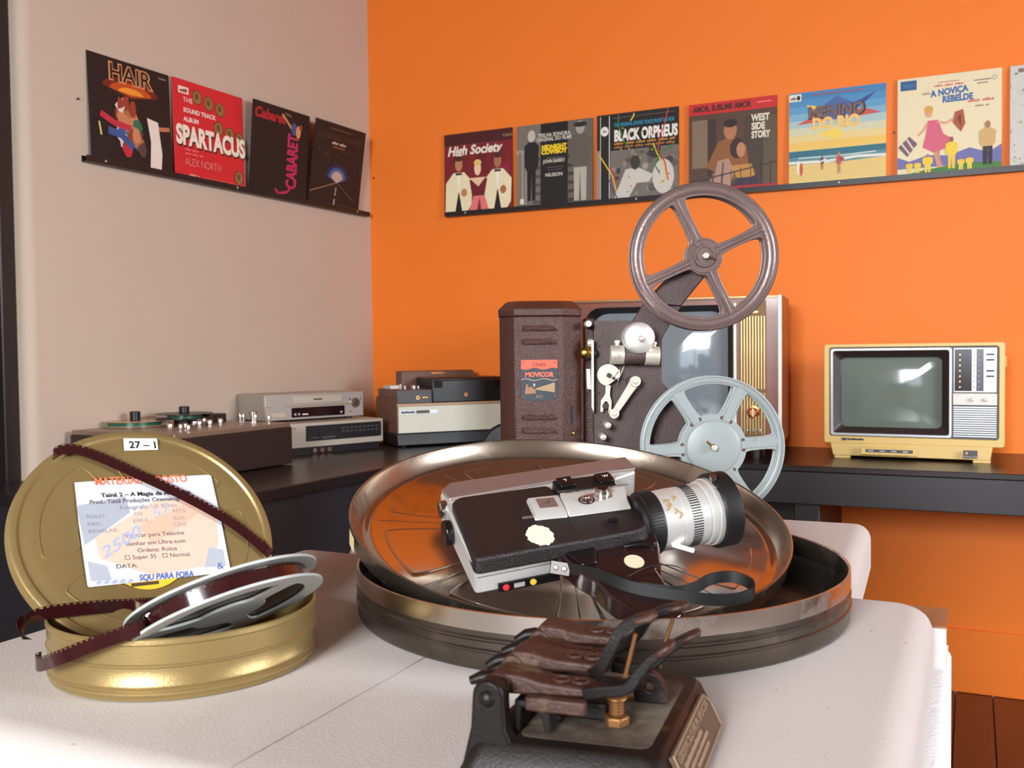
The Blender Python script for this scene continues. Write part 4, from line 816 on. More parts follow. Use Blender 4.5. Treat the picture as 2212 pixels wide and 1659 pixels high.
# ---- reels
def reel(cpx, cpy, rpx, dy, name, label, mat, kind, gap):
    q = at_y(cpx, cpy, PY + dy); R_ = rpx * (PY + dy) / FPX
    o = empty(name, T(*q)); tag(o, label, 'film reel')
    for k, y in enumerate((0.0, gap)):
        if kind == 4:
            holes = [spoke_hole(R_ * .25, R_ * .815, rad(24.5 + 90 * i), rad(114.5 + 90 * i), R_ * .066, it=2) for i in range(4)]
        else:
            holes = [spoke_hole(R_ * .47, R_ * .885, rad(4 + 60 * i), rad(64 + 60 * i), R_ * .085, it=2) for i in range(6)]
        fl_ = MB().mesh(shape2d([circ(R_, 96)] + holes, 0.0022, 0.0005), FP(y)).build('flange', mat, o, smooth=35)
        if k == 0:                                    # pressed profile of the outer face
            if kind == 4:
                MB().lathe([(R_ * .845, 0), (R_ * .865, .0018), (R_ * .92, .0024), (R_ * .95, .0012), (R_ * .965, 0.0004), (R_ * .985, .0016), (R_, .0004), (R_, 0)], 96, FP(-0.0010)).build('rim_bead', mat, fl_, smooth=50)
                for i in range(4):
                    a = rad(24.5 + 90 * i); d = V((cos(a), 0, sin(a)))
                    MB().bar([d * (R_ * .2) + V((0, -.0014, 0)), d * (R_ * .86) + V((0, -.0014, 0))], R_ * .055, .003, (0, -1, 0)).build('spoke_rib', mat, fl_, bevel=.0012)
                    if i < 2: MB().lathe([(0, .0014), (R_ * .035, .0014), (R_ * .045, .0022), (R_ * .055, .0022), (R_ * .062, 0)], 20, T(*(d * (R_ * .185))) @ T(0, -0.0012, 0) @ RX(90)).build('rivet', mat, fl_, smooth=40)
                MB().lathe([(R_ * .045, .003), (R_ * .11, .003), (R_ * .12, .0042), (R_ * .145, .0042), (R_ * .155, .001), (R_ * .22, .001), (R_ * .23, 0)], 40, FP(-0.0010)).build('hub_plate', mat, fl_, smooth=40)
            else:
                MB().lathe([(R_ * .90, 0), (R_ * .915, .0014), (R_ * .945, .0014), (R_ * .955, .0003), (R_ * .97, .0003), (R_ * .98, .0016), (R_, .0012), (R_, 0)], 96, FP(-0.0010)).build('rim_bead', mat, fl_, smooth=50)
                MB().lathe([(R_ * .05, .0022), (R_ * .35, .0022), (R_ * .37, .0014), (R_ * .385, 0)], 48, FP(-0.0010)).build('hub_plate', mat, fl_, smooth=40)
                for i in range(12):
                    a = rad(4 + 60 * (i // 2) + (-9 if i % 2 else 9) + 30 * 0); 
                    MB().lathe([(0, .0006), (R_ * .02, .0006), (R_ * .028, 0)], 12, T(R_ * .43 * cos(a), -0.0011, R_ * .43 * sin(a)) @ RX(90)).build('rivet', m_rivet, fl_, smooth=40)
                for i in range(6):
                    a = rad(4 + 60 * i); d = V((cos(a), 0, sin(a)))
                    MB().bar([d * (R_ * .40) + V((0, -.0012, 0)), d * (R_ * .91) + V((0, -.0012, 0))], R_ * .11, .0016, (0, -1, 0)).build('spoke_rib', mat, fl_, bevel=.0007)
    MB().lathe([(R_ * .05, 0), (R_ * .2 if kind == 4 else R_ * .36, 0), (R_ * .2 if kind == 4 else R_ * .36, gap - 0.0024), (R_ * .05, gap - .0024)], 40, T(0, gap - .0012, 0) @ RX(90), loop=True).build('core', mat, o, smooth=40)
    return o, q, R_
m_reel = M('worn_purple_brown_reel_metal', (114, 96, 93), 0.36, 0.45, var=0.12, scale=60, bump=0.15, bscale=300, dirt=((150, 112, 84), 26, 0.64, 0.78))
m_reel2 = M('grey_blue_reel_paint', (138, 145, 145), 0.45, 0.1, var=0.04, dirt=((130, 108, 80), 34, 0.68, 0.8))
m_rivet = M('brown_rivet', (96, 76, 64), 0.5, 0.4)
o, q, R_ = reel(1521, 554, 160, -0.020, 'film_reel', 'purplish brown four-spoked empty reel at the top of the projector', m_reel, 4, 0.0145)
o2, q2, R2 = reel(1540, 966, 155, -0.022, 'film_reel', 'pale grey six-spoked empty reel at the bottom of the projector', m_reel2, 6, 0.0145)
for (qq, ang, nm) in ((q, -20, 'reel_spindle'), (q2, 140, 'reel_spindle')):
    l = qq - PJ
    sp = MB().cyl(0.0034, -0.006, 0.032, 18, T(l.x, 0, l.z) @ RX(90)).build(nm, m_nick, pj, bevel=0.0006)
    MB().box(-0.0012 + 0.0, 0.011, -0.0012, 0.0012, 0.027, 0.0295, T(l.x, 0, l.z) @ RX(90) @ RZ(ang)).build('spindle_latch', m_brass if ang > 0 else m_mask, sp, bevel=0.0004)

# ================================================================== LARGE STEEL FILM CAN
m_steel = M('tarnished_steel', (150, 142, 134), 0.3, 0.95, var=0.15, scale=22, dirt=((84, 66, 52), 13, 0.5, 0.68, 0.6, 0.5))
m_steeld = M('dark_tinned_steel', (92, 84, 76), 0.3, 0.9, var=0.15, scale=16, dirt=((66, 50, 40), 12, 0.5, 0.7, 0.6, 0.4))
BC = V((0.0672, 0.7635, TZ))
can = empty('film_can', T(*BC)); tag(can, 'large round steel film can base on the right foam block', 'film can')
R = 0.1895; HC = 0.038
MB().lathe([(0, 0), (R - .004, 0), (R - .0012, .0015), (R, .004), (R, .0125), (R + .0012, .0135), (R + .0012, .0145), (R, .0155), (R - .0003, .0195), (R + .0008, .0208), (R + .0008, .0218), (R - .0003, .023), (R - .0003, HC - .001), (R - .0008, HC),
            (R - .0014, HC - .001), (R - .0014, .0235), (R - .0006, .0215), (R - .0014, .0195), (R - .0014, .003), (R - .006, .0022), (R * .93, .0022), (R * .92, .0028), (R * .91, .0022), (0, .0022)], 128).build('body', m_steeld, can, smooth=40)
MB().lathe([(R - .0002, .0262), (R + .0004, .0264), (R + .0004, HC + .0002), (R - .0010, HC + .0004), (R - .0016, HC - .0004)], 128).build('polished_rim', M('bright_rubbed_steel', (196, 188, 180), 0.24, 1.0, var=0.1, scale=12, dirt=((96, 80, 66), 18, 0.52, 0.7, 0.5, 0.7)), can, smooth=40)

# lid lying upside down, tilted, inside the can
ln = V((0.066, -0.249, 1)).normalized(); lc = V((0.047, 0.8145, TZ + 0.0635))
FL_ = frame(lc, (1, 0, 0.0) - ln * ln.x if False else V((1, 0, 0)) - ln * ln.x, ln)
m_lid = M('bright_tinplate', (206, 200, 194), 0.11, 1.0, var=0.05, scale=10, dirt=((150, 136, 124), 8, 0.56, 0.75, 0.3, 1.0))
m_lip = M('tarnished_tinplate_lip', (160, 148, 134), 0.26, 0.95, var=0.15, scale=14, dirt=((100, 78, 60), 14, 0.55, 0.72, 0.5, 0.6))
ld_ = empty('film_can_cover', FL_); tag(ld_, 'shiny steel can lid lying upside down in the large can under the camera', 'can lid')
RL = 0.183; LH = 0.018
MB().lathe([(0, -LH), (RL - .006, -LH), (RL - .001, -LH + .003), (RL, -.002), (RL + .0012, -.0008), (RL + .0012, .0006), (RL, .0012), (RL - .0012, .0004), (RL - .0020, -.003), (RL - .0080, -LH + .0045), (RL - .0095, -LH + .0032)], 128).build('lip', m_lip, ld_, smooth=40)
MB().lathe([(RL - .0094, -LH + .0033), (RL - .013, -LH + .0031), (RL - .015, -LH + .0045), (RL - .018, -LH + .0045), (RL - .021, -LH + .0022), (0, -LH + .0022)], 128).build('floor', m_lid, ld_, smooth=40)
for k in range(8):
    a0 = rad(45 * k + 6); pts = sector(RL * .42, RL * .84, a0, a0 + rad(33), 8, 3)
    MB().tube([(x, y, -LH + .0016) for x, y in pts], 0.0010, 8, closed=True, up=(0, 0, 1)).build('stamped_ridge', m_lid, ld_, smooth=60)
for k in range(8):
    a0 = rad(45 * k); d = V((cos(a0), sin(a0), 0))
    MB().tube([d * (RL * .3) + V((0, 0, -LH + .0016)), d * (RL * .88) + V((0, 0, -LH + .0016))], 0.0009, 8).build('radial_ridge', m_lid, ld_, smooth=60)
tq = [rad(a) for a in (196, 199, 202)]
MB().add([(cos(t) * (RL + .0018), sin(t) * (RL + .0018), z) for t in tq for z in (-.001, -.014)], [(0, 1, 3, 2), (2, 3, 5, 4)]).build('tape_scrap', ink((200, 184, 140)), ld_)

# ================================================================== SUPER 8 CINE CAMERA
K8 = 0.955
o8 = EYE + (V((-.0276, .71, .928)) - EYE) * K8
L8 = V((0.95156, 0.28547, 0.11419)); H8 = V((-0.30746, 0.88350, 0.35340)); N8 = L8.cross(H8)
F8 = Matrix(((L8.x, H8.x, N8.x, o8.x), (L8.y, H8.y, N8.y, o8.y), (L8.z, H8.z, N8.z, o8.z), (0, 0, 0, 1))) @ Matrix.Scale(K8, 4)
c8 = empty('cine_camera', F8); tag(c8, 'black and silver hand-held movie camera lying in the steel lid', 'movie camera')
m_leather = M('black_leatherette', (26, 20, 20), 0.42, var=0.2, scale=200, bump=0.5, bscale=900)
m_satin = M('satin_silver', (222, 222, 218), 0.34, 0.6, var=0.04, scale=30)
m_satind = M('pinkish_satin_silver', (176, 160, 154), 0.34, 0.8, var=0.04)
m_blk = M('glossy_black_plastic', (18, 15, 16), 0.22, var=0.05)
m_blkm = M('matt_black', (13, 12, 12), 0.5, var=0.05)
m_grip = M('dark_red_black_grip', (34, 18, 18), 0.16, var=0.1, coat=0.3)
# silver shell (seen at the bottom side, the rear and the top)
sh = [(0.0, 0.007), (0.070, 0.007), (0.150, 0.018), (0.152, 0.095), (0.176, 0.100), (0.176, 0.124), (0.150, 0.128), (0.014, 0.130), (0.002, 0.120)]
MB().prism(rpoly(sh, .004), -0.032, -0.006).build('body_shell', m_satin, c8, bevel=0.0015)
MB().prism([(0.006, 0.104), (0.150, 0.104), (0.176, 0.101), (0.1765, 0.1245), (0.014, 0.1305), (0.003, 0.120)], -0.006 + 0.0002, -0.003).build('top_rail', m_satind, c8, bevel=0.002)
MB().box(0.018, 0.068, 0.005, 0.0068, -0.033, -0.0255).build('base_strip', m_blk, c8)
for x, c in ((0.024, (200, 40, 56)), (0.046, (226, 186, 70))): MB().cyl(0.0026, 0, 0.0008, 14, T(x, 0.0049, -0.0292) @ RX(90)).build('dial_dot', ink(c), c8)
MB().box(0.0305, 0.039, 0.0042, 0.0049, -0.031, -0.0275).build('counter_window', m_satin, c8)
MB().box(0.002, 0.066, 0.0065, 0.00695, -0.0172, -0.0168).build('shell_seam', m_dgrey, c8)
# leatherette side panel
pn = [(-0.001, 0.004), (0.060, 0.003), (0.085, 0.002), (0.134, 0.001), (0.1445, 0.006), (0.149, 0.030), (0.151, 0.070), (0.094, 0.076), (0.091, 0.095), (0.012, 0.1005), (0.004, 0.094)]
pan = MB().prism(rpoly(pn, .005), -0.0128, 0.0, top=[(x * .975 + .0015, y * .965 + .0022) for x, y in rpoly(pn, .005)]).build('side_panel', m_leather, c8, bevel=0.002, seg=3)
MB().box(0.0858, 0.0862, 0.0025, 0.040, 0.0, 0.00012).build('panel_seam', m_dk, pan)
# the rocker
rk = MB().prism([(0.0925, 0.076), (0.143, 0.069), (0.147, 0.090), (0.0945, 0.0945)], -0.012, 0.003).build('zoom_rocker_base', m_blkm, c8, bevel=0.001)
for x0, x1, y0, y1, t in ((0.0965, 0.110, 0.0775, 0.0925, 'T'), (0.130, 0.1435, 0.0735, 0.0885, 'W')):
    kk = MB().box(x0, x1, y0, y1, 0.0031, 0.0062).build('zoom_key', m_blk, rk, bevel=0.0008)
    lettering(t, 0.0055, m_wprint, kk, T((x0 + x1) / 2 - .0015, (y0 + y1) / 2 - .001, 0.0064), 'key_letter')
# control plate
cp = MB().prism([(0.0605, 0.0425), (0.0635, 0.0735), (0.091, 0.0700), (0.0875, 0.0385)], 0.0001, 0.004, top=[(0.0635, 0.0475), (0.0650, 0.0725), (0.0905, 0.0690), (0.088, 0.0440)]).build('index_plate', m_satin, c8, bevel=0.0008)
MB().prism([(0.069, 0.053), (0.070, 0.068), (0.085, 0.066), (0.084, 0.051)], 0.0041, 0.0044).build('index_window', m_satind, cp)
MB().tube([(0.074, 0.0605, 0.0046), (0.077, 0.058, 0.0046), (0.080, 0.062, 0.0046)], 0.0004, 6).build('index_mark', m_ink, cp)
cp2 = MB().prism([(0.088, 0.0385), (0.0915, 0.0695), (0.150, 0.0645), (0.141, 0.0335)], 0.0001, 0.006, top=[(0.0885, 0.0455), (0.0915, 0.0685), (0.1475, 0.0640), (0.140, 0.0415)]).build('control_plate', m_satin, c8, bevel=0.001)
lettering('Canon AUTO ZOOM 814 ELECTRONIC', 0.0046, m_ink, cp2, T(0.0945, 0.0655, 0.0062) @ RZ(-5), 'model_name', sx=.72)
MB().prism(chaikin([(0.1015, 0.046), (0.103, 0.0585), (0.131, 0.057), (0.130, 0.044)], 2), 0.0061, 0.0064).build('control_recess', m_satind, cp2)
MB().lathe([(0, .0042), (.0022, .0036), (.0036, .0015), (.0052, .0010), (.0056, 0)], 24, T(0.1075, 0.0495, 0.0065)).build('release_button', m_chrome, cp2, smooth=40)
MB().lathe([(.0056, .0002), (.0066, .0002), (.0066, 0), (.0056, 0)], 24, T(0.1075, 0.0495, 0.0065), loop=True).build('button_ring', m_blk, cp2)
kn = MB().lathe([(0, .0062), (.0048, .0062), (.0052, .0052), (.0058, .005), (.0058, 0)], 24, T(0.1232, 0.0535, 0.0065)).build('mode_dial', m_chrome, cp2, smooth=30)
MB().cyl(.0044, 0.0063, 0.0068, 20, T(0.1232, 0.0535, 0.0065)).build('dial_cap', m_grip, kn)
for k in range(20):
    a = rad(18 * k); MB().box(.0055, .0062, -.0004, .0004, .0005, .0046, T(0.1232, 0.0535, 0.0065) @ RZ(18 * k)).build('dial_tooth', m_chrome, kn)
# small fittings on the panel
MB().prism([(0.0505, 0.0475), (0.0515, 0.0545), (0.0625, 0.0535), (0.0615, 0.0465)], 0.0, 0.0006).build('latch_slot', m_dk, pan)
MB().prism([(0.052, 0.0476), (0.052, 0.0500), (0.061, 0.0490), (0.061, 0.0466)], 0.0007, 0.0016).build('latch_slider', m_satind, pan)
MB().prism([(0.110, 0.0185), (0.111, 0.0245), (0.1235, 0.0230), (0.122, 0.0175)], 0.0, 0.0006).build('switch_slot', m_dk, pan)
MB().prism([(0.115, 0.0185), (0.1155, 0.0235), (0.1225, 0.0227), (0.1218, 0.0180)], 0.0007, 0.0026).build('switch_slider', m_blk, pan)
random.seed(9)
MB().prism([(0.0575 + (0.0108 + random.uniform(-.0012, .0006)) * cos(2 * PI * k / 40), 0.0215 + (0.0150 + random.uniform(-.0016, .0006)) * sin(2 * PI * k / 40)) for k in range(40)], 0.0001, 0.0005).build('torn_paper_sticker', M('cream_paper', (232, 218, 190), 0.8), pan)
# eyepiece and rear knob
MB().cyl(0.0105, 0, 0.007, 24, T(0.001, 0.078, -0.019) @ RY(-90)).build('eyecup', m_blk, c8, bevel=0.0015)
MB().lathe([(0, .006), (.006, .006), (.0075, .005), (.0075, 0)], 20, T(0.003, 0.104, -0.012) @ RY(-90)).build('rear_dial', m_chrome, c8, smooth=30)
# lens
LX = T(0, 0.034, -0.016) @ RY(90)
lb_ = MB().lathe([(0, 0.1430), (.0245, 0.1430), (.0245, 0.1480), (.0262, 0.1490), (.0262, 0.1606), (.0255, 0.1615)], 64, LX).build('lens_mount', m_blkm, c8, smooth=40)
b = MB()
for k in range(64): b.box(.0258, .0268, -.0006, .0006, 0.1504, 0.1596, LX @ RZ(360 / 64 * k))
b.build('rubber_ribs', m_blkm, lb_)['kind'] = 'stuff'
ln_ = MB().lathe([(.018, 0.1615), (.0250, 0.1618), (.0254, 0.1777), (.0248, 0.1781), (.0248, 0.1791), (.0252, 0.1795), (.0256, 0.2013), (.0250, 0.2017), (.0250, 0.2026), (.0266, 0.2036), (.0272, 0.2077), (.0266, 0.2082), (.0282, 0.2091), (.0282, 0.2133), (.018, 0.2133)], 64, LX).build('lens_barrel', m_satin, c8, smooth=35)
b = MB()
for k in range(72): b.box(.0246, .0259, -.00042, .00042, 0.1855, 0.1939, LX @ RZ(5 * k))
b.build('focus_ring_grooves', m_ink, ln_)['kind'] = 'stuff'
hd = MB().lathe([(.0270, 0.2124), (.0310, 0.2133), (.0316, 0.2147), (.0316, 0.2281), (.0304, 0.2290), (.0285, 0.2281), (.0240, 0.2142), (.0240, 0.2124)], 64, LX, loop=True).build('lens_hood', m_blkm, c8, smooth=35)
MB().lathe([(0, 0.2179), (.012, 0.2173), (.0239, 0.2142)], 40, LX).build('front_glass', M('dark_lens_glass', (12, 14, 20), 0.03, coat=1.0), hd, smooth=60)
MB().box(-.0015, .0015, .0282, .034, 0.2096, 0.2124, LX @ RZ(97)).cyl(.0032, .034, .0365, 14, LX @ T(0, 0, 0.2110) @ RZ(97) @ RX(-90)).build('hood_screw', m_chrome, ln_)
random.seed(21)
for k in range(7):
    a = rad(random.uniform(190, 232)); z = random.uniform(0.1638, 0.1767); w_ = random.uniform(.04, 0.1260)
    b = MB(); b.loft([[((.0256) * cos(a - w_), (.0256) * sin(a - w_), z), (.0257 * cos(a), .0257 * sin(a), z + .002), (.0256 * cos(a + w_), .0256 * sin(a + w_), z - .001)], [((.0256) * cos(a - w_), (.0256) * sin(a - w_), z + .002), (.0257 * cos(a), .0257 * sin(a), z + .004), (.0256 * cos(a + w_), .0256 * sin(a + w_), z + .0012)]], LX, cap=False, closed=False)
    b.build('worn_spot', M('brown_wear_stain', (150, 116, 66), 0.6), ln_)
lettering('Canon  Japan', 0.0042, m_ink, ln_, LX @ RZ(185) @ T(.0284, -.006, 0.2112) @ frame((0, 0, 0), (0, 1, 0), (1, 0, 0)), 'ring_lettering')
MB().bar([(.168, .012, -.026), (.182, .0005, -.028)], .006, .0025, (0, 0.3, 1)).build('zoom_lever', M('ivory_lever', (222, 220, 206), 0.4), c8, bevel=.0008)
# pistol grip
g1 = [(0.070, 0.016), (0.100, 0.018), (0.135, 0.020), (0.150, 0.026), (0.153, 0.010), (0.148, -0.006), (0.137, -0.031), (0.131, -0.034), (0.130, -0.050), (0.128, -0.075), (0.126, -0.092), (0.118, -0.096), (0.096, -0.090), (0.083, -0.055), (0.080, -0.034), (0.073, -0.020), (0.067, 0.004)]
gp = MB().prism(rpoly(g1, .004), -0.027, -0.010, top=[(x * .96 + .0044, y * .96 - .0006) for x, y in rpoly(g1, .004)]).build('pistol_grip', m_grip, c8, bevel=0.003, seg=3)
MB().prism([(0.118 + .0075 * cos(2 * PI * k / 28), -0.0215 + .0085 * sin(2 * PI * k / 28)) for k in range(28)], -0.0099, -0.0094).build('paper_dot', M('cream_paper2', (206, 192, 160), 0.8), gp)
MB().prism([(0.071, 0.006), (0.098, 0.006), (0.094, -0.004), (0.090, -0.016), (0.078, -0.016)], -0.0099, -0.007).build('grip_recess_cover', m_blk, gp, bevel=0.0015)
MB().bar([(0.118, -0.002, -.0095), (0.132, -0.003, -.008), (0.142, -.008, -.009)], [.002, .006, .007], .004, (0, 0, 1)).build('trigger', m_blk, gp, bevel=.001)
# wrist strap
st = MB().box(0, .0165, -.0005, .0105, 0, .0032, T(0.0585, 0.002, -0.022) @ RZ(-35) @ RX(62)).build('strap_clip', M('dark_chrome_clip', (96, 90, 86), 0.22, 1.0), c8, bevel=0.0008)
for x in (.0048, .0115): MB().lathe([(0, .0012), (.0016, .001), (.0022, 0)], 14, T(0.0585, 0.002, -0.022) @ RZ(-35) @ RX(62) @ T(x, .005, .0033)).build('clip_rivet', m_satind, st, smooth=40)
def spline(pts, n=10):
    P = [V(p) for p in pts]; o = []
    for i in range(len(P) - 1):
        a = P[max(i - 1, 0)]; b_ = P[i]; c = P[i + 1]; d = P[min(i + 2, len(P) - 1)]
        for k in range(n):
            t = k / n; o.append(0.5 * ((2 * b_) + (c - a) * t + (2 * a - 5 * b_ + 4 * c - d) * t * t + (3 * b_ - a - 3 * c + d) * t ** 3))
    o.append(P[-1]); return o
up8 = (F8.inverted().to_3x3() @ Z3).normalized()
path = spline([(0.071, -0.010, -.013), (0.084, -.032, -.007), (0.101, -.056, -.006), (0.1375, -.079, -.008), (0.165, -.085, -.012), (.183, -.083, -.012), (.188, -.072, -.012), (.179, -.060, -.012), (.163, -.058, -.012), (.146, -.066, -.010), (.128, -.069, -.0075), (.105, -.057, -.0065)], 8)
MB().bar(path, 0.0018, 0.0085, up8).build('wrist_strap', m_blkm, c8, smooth=40)
MB().tube(spline([(0.104, -0.040, -0.008), (0.125, -0.036, -0.006), (0.142, -0.042, -0.006), (0.150, -0.050, -0.010)], 6), 0.0005, 6).build('strap_cord', m_blkm, c8)

# ================================================================== GOLD FILM CAN
m_goldp = M('satin_gold_lacquer', (152, 130, 84), 0.36, 0.6, var=0.04, scale=60, bump=0.1, bscale=900)
GC = V((-0.2170, 0.6323, TZ)); R = 0.0836; HC = 0.0375
gc = empty('film_can', T(*GC)); tag(gc, 'small gold film can base holding the grey spool', 'film can')
MB().lathe([(0, 0), (R - .003, 0), (R - .001, .001), (R - .0006, .0035), (R + .0004, .0045), (R + .0004, .0058), (R - .0006, .0068), (R - .0004, .0082), (R + .0006, .0092), (R + .0006, .0104), (R - .0003, .0115), (R - .0003, .0200), (R + .0005, .0208), (R + .0005, .0216), (R - .0003, .0224), (R - .0003, HC - .0045), (R + .0006, HC - .0035), (R + .0004, HC - .0008), (R - .0005, HC),
            (R - .0014, HC - .0008), (R - .0014, .002), (R - .004, .0014), (0, .0014)], 112).build('body', m_goldp, gc, smooth=40)
# lid leaning in the can
gn = V((0.470, -0.604, 0.644)).normalized(); gcen = EYE + ray(313, 1170).normalized() * 1.0
gcen = at_y(321, 1150, 0.668); RG = 0.0882
gup = (Z3 - gn * gn.z).normalized(); gri = gup.cross(gn)     # local: x right, y up the slope, z out of the face
FG = frame(gcen, gri, gn)
gl = empty('film_can_cover', FG); tag(gl, 'gold film can lid with paper label leaning upright in the small can', 'can lid')
MB().lathe([(0, 0), (RG * .40, 0), (RG * .41, -.0006), (RG * .425, 0), (RG * .80, 0), (RG * .86, 0), (RG * .89, -.0008), (RG * .925, -.0008), (RG * .94, .0006), (RG * .975, .0008), (RG * .992, 0), (RG, -.002), (RG, -.005), (RG + .0006, -.006), (RG, -.007), (RG, -.009), (RG - .0008, -.009), (RG - .0008, -.003), (RG - .004, -.0015), (0, -.001)], 112).build('disc', m_goldp, gl, smooth=40)
GI = FG.inverted()
def gpx(px, py): q = GI @ on_plane(px, py, gcen, gn); return (q.x, q.y)
ga = math.atan2(*reversed(gpx(370, 985)))                    # direction of the top stamped field
for k in range(4):
    pts = sector(RG * .52, RG * .79, ga - rad(36) + k * PI / 2, ga + rad(36) + k * PI / 2, 8, 2)
    MB().tube([(x, y, -.0001) for x, y in pts], 0.0007, 6, closed=True, up=(0, 0, 1)).build('stamped_ridge', m_goldp, gl, smooth=60)
# paper labels
def gquad(ps, z): return [(gpx(*p)[0], gpx(*p)[1], z) for p in ps]
def glabel(ps, col, z, th, name):
    v = gquad(ps, z) + gquad(ps, z + th); n = len(ps)
    return MB().add(v, [tuple(range(n)), tuple(range(n, 2 * n))] + [(i, (i + 1) % n, n + (i + 1) % n, n + i) for i in range(n)]).build(name, ink(col), gl)
num = glabel([(266, 949), (338, 949), (341, 973), (268, 975)], (244, 244, 242), 0.0009, 0.0002, 'number_sticker')
c0 = V(gpx(266, 949)); cx = V(gpx(338, 949)) - c0
def gtext(body, px, py, hpx, mat, parent, slope=(1, -0.06), z=.0013, name='lettering', w=None, **k):   # baseline at (px, py), height in picture pixels
    p0 = V(gpx(px, py)); d = (V(gpx(px + 40 * slope[0], py + 40 * slope[1])) - p0); sc = d.length / 40 / math.hypot(*slope)
    me = text_mesh(body, 1.0, ext=0, **k); xs = [v.co.x for v in me.vertices]; W_ = (max(xs) - min(xs)) or 1
    up = V(gpx(px + .17 * hpx * -1, py - hpx)) - p0
    sxx = (d.normalized() * ((w if w else hpx * .6 * len(body)) * sc / W_))
    b = MB(); b.add([(p0.x + sxx.x * v.co.x + up.x * v.co.y * 1.4, p0.y + sxx.y * v.co.x + up.y * v.co.y * 1.4, z) for v in me.vertices], [list(f.vertices) for f in me.polygons])
    return b.build(name, mat, parent)
gtext('27 – 1', 279, 970, 15, m_ink, num, (1, 0), z=.0013, w=58, bold=.03)
disc_ = [gpx(290 + 150 * cos(t), 1165 + 110 * sin(t)) for t in [2 * PI * k / 40 for k in range(40)]]
ylab = glabel([(318 + 105 * cos(t), 1160 + 115 * sin(t)) for t in [2 * PI * k / 40 for k in range(40)]], (236, 178, 40), 0.0009, 0.0001, 'maker_sticker')
glabel([(325 + 95 * cos(t), 1085 + 58 * sin(t)) for t in [2 * PI * k / 32 for k in range(32)]], (52, 38, 36), 0.0010, 0.0001, 'maker_sticker')
glabel([(282, 1262), (342, 1256), (343, 1263), (300, 1268), (284, 1270)], (70, 54, 30), .00111, .00003, 'worn_print')
lab = glabel([(160, 1045), (185, 1043), (448, 1028), (455, 1030), (475, 1120), (497, 1234), (494, 1238), (340, 1255), (192, 1271), (188, 1268), (170, 1140)], (190, 191, 197), 0.0013, 0.0002, 'paper_label')
ar_ = [((205, 1165), (330, 1085), (440, 1080), (466, 1130), (470, 1180), (440, 1225), (330, 1245), (215, 1210))]
for ps, col, z in ((((164, 1095), (270, 1075), (280, 1110), (190, 1175), (182, 1180)), (150, 154, 164), .00155), (ar_[0], (206, 172, 154), .0016), (((300, 1140), (400, 1090), (430, 1110), (330, 1180)), (204, 160, 138), .00165), (((188, 1215), (230, 1225), (240, 1255), (196, 1258)), (156, 160, 170), .00155), (((450, 1185), (480, 1190), (486, 1225), (440, 1228)), (156, 160, 170), .00162)):
    glabel(ps, col, z, 0.00003, 'label_print')
red = ink((226, 110, 70)); gry = ink((70, 70, 74)); lgr = ink((120, 120, 126)); blu = ink((60, 84, 150)); pblu = ink((150, 160, 184))
gtext('MATERIAL EXPOSTO', 204, 1051, 16, red, lab, (1, -.04), .0017, w=208, bold=.02)
gtext('Tainá 2 – A Magia da Amazônia', 218, 1077, 9, m_ink, lab, (1, -.04), .0017, w=202, bold=.025)
gtext('Prod.: Tietê Produções Cinematográficas', 193, 1092, 9, gry, lab, (1, -.045), .0017, w=236, bold=.012)
gtext('Fotografia: Uli Burtin', 258, 1104, 9, lgr, lab, (1, -.05), .0017, w=126)
for t, x, y, w_ in (('ROLO:', 186, 1123, 40), ('CH.', 288, 1117, 20), ('MTS.', 372, 1111, 30), ('NEG.:', 188, 1139, 34), ('EMUL.:', 287, 1132, 40), ('ASA:', 373, 1126, 28), ('REVELAR:', 190, 1155, 66), ('CÂM:', 373, 1140, 30)): gtext(t, x, y, 8, lgr, lab, (1, -.05), .0017, w=w_)
gtext('2500', 222, 1212, 26, pblu, lab, (1, -.66), .00172, w=100, bold=.02)
gtext('52', 330, 1125, 20, pblu, lab, (1, -.6), .00172, w=40)
for t, x, y, w_ in (('Preparar para Telecine', 264, 1165, 136), ('Banhar em Ultra-som', 272, 1182, 130), ('Ordenz: Rolos', 296, 1196, 86), ('□ Super 35   □ Normal', 268, 1212, 144), ('DATA:', 250, 1231, 46)): gtext(t, x, y, 9, gry, lab, (1, -.06), .0017, w=w_, bold=.008)
gtext('SQU PARA FORA', 300, 1257, 13, blu, lab, (1, -.08), .0017, w=120, bold=.02, shear=.2)
for k in range(5): glabel([(206 + k * 17, 1262 - k), (214 + k * 17, 1256 - k), (219 + k * 17, 1261 - k), (211 + k * 17, 1266 - k)], (150, 160, 184), .0017, .00003, 'smudged_ink')
gtext('&', 468, 1232, 14, blu, lab, (1, -.1), .0017, w=14)

# ================================================================== SPOOL IN THE CAN
sn = V((-0.369, 0.320, 0.872)).normalized(); sc_ = at_y(495.6, 1324, 0.587); RS = 0.0592
FS = frame(sc_, V((0.755, -0.655, 0)) - sn * V((0.755, -0.655, 0)).dot(sn), sn)
m_spl = M('grey_plastic_spool', (170, 174, 170), 0.35, var=0.04)
sp_ = empty('film_spool', FS); tag(sp_, 'grey plastic film spool tipped up over the rim of the gold can', 'film spool')
for z in (0.0, 0.0125):
    MB().mesh(shape2d([circ(RS, 80)] + [spoke_hole(RS * .38, RS * .8, rad(20 + 120 * i), rad(140 + 120 * i), RS * .1, it=2) for i in range(3)], 0.0018, 0.0004), T(0, 0, z)).build('flange', m_spl, sp_, smooth=35)
MB().lathe([(.006, .0012), (RS * .33, .0012), (RS * .33, .0113), (.006, .0113)], 40, loop=True).build('hub', m_spl, sp_, smooth=40)
m_film = M('dark_red_brown_film', (44, 14, 16), 0.12, var=0.1, coat=0.4)
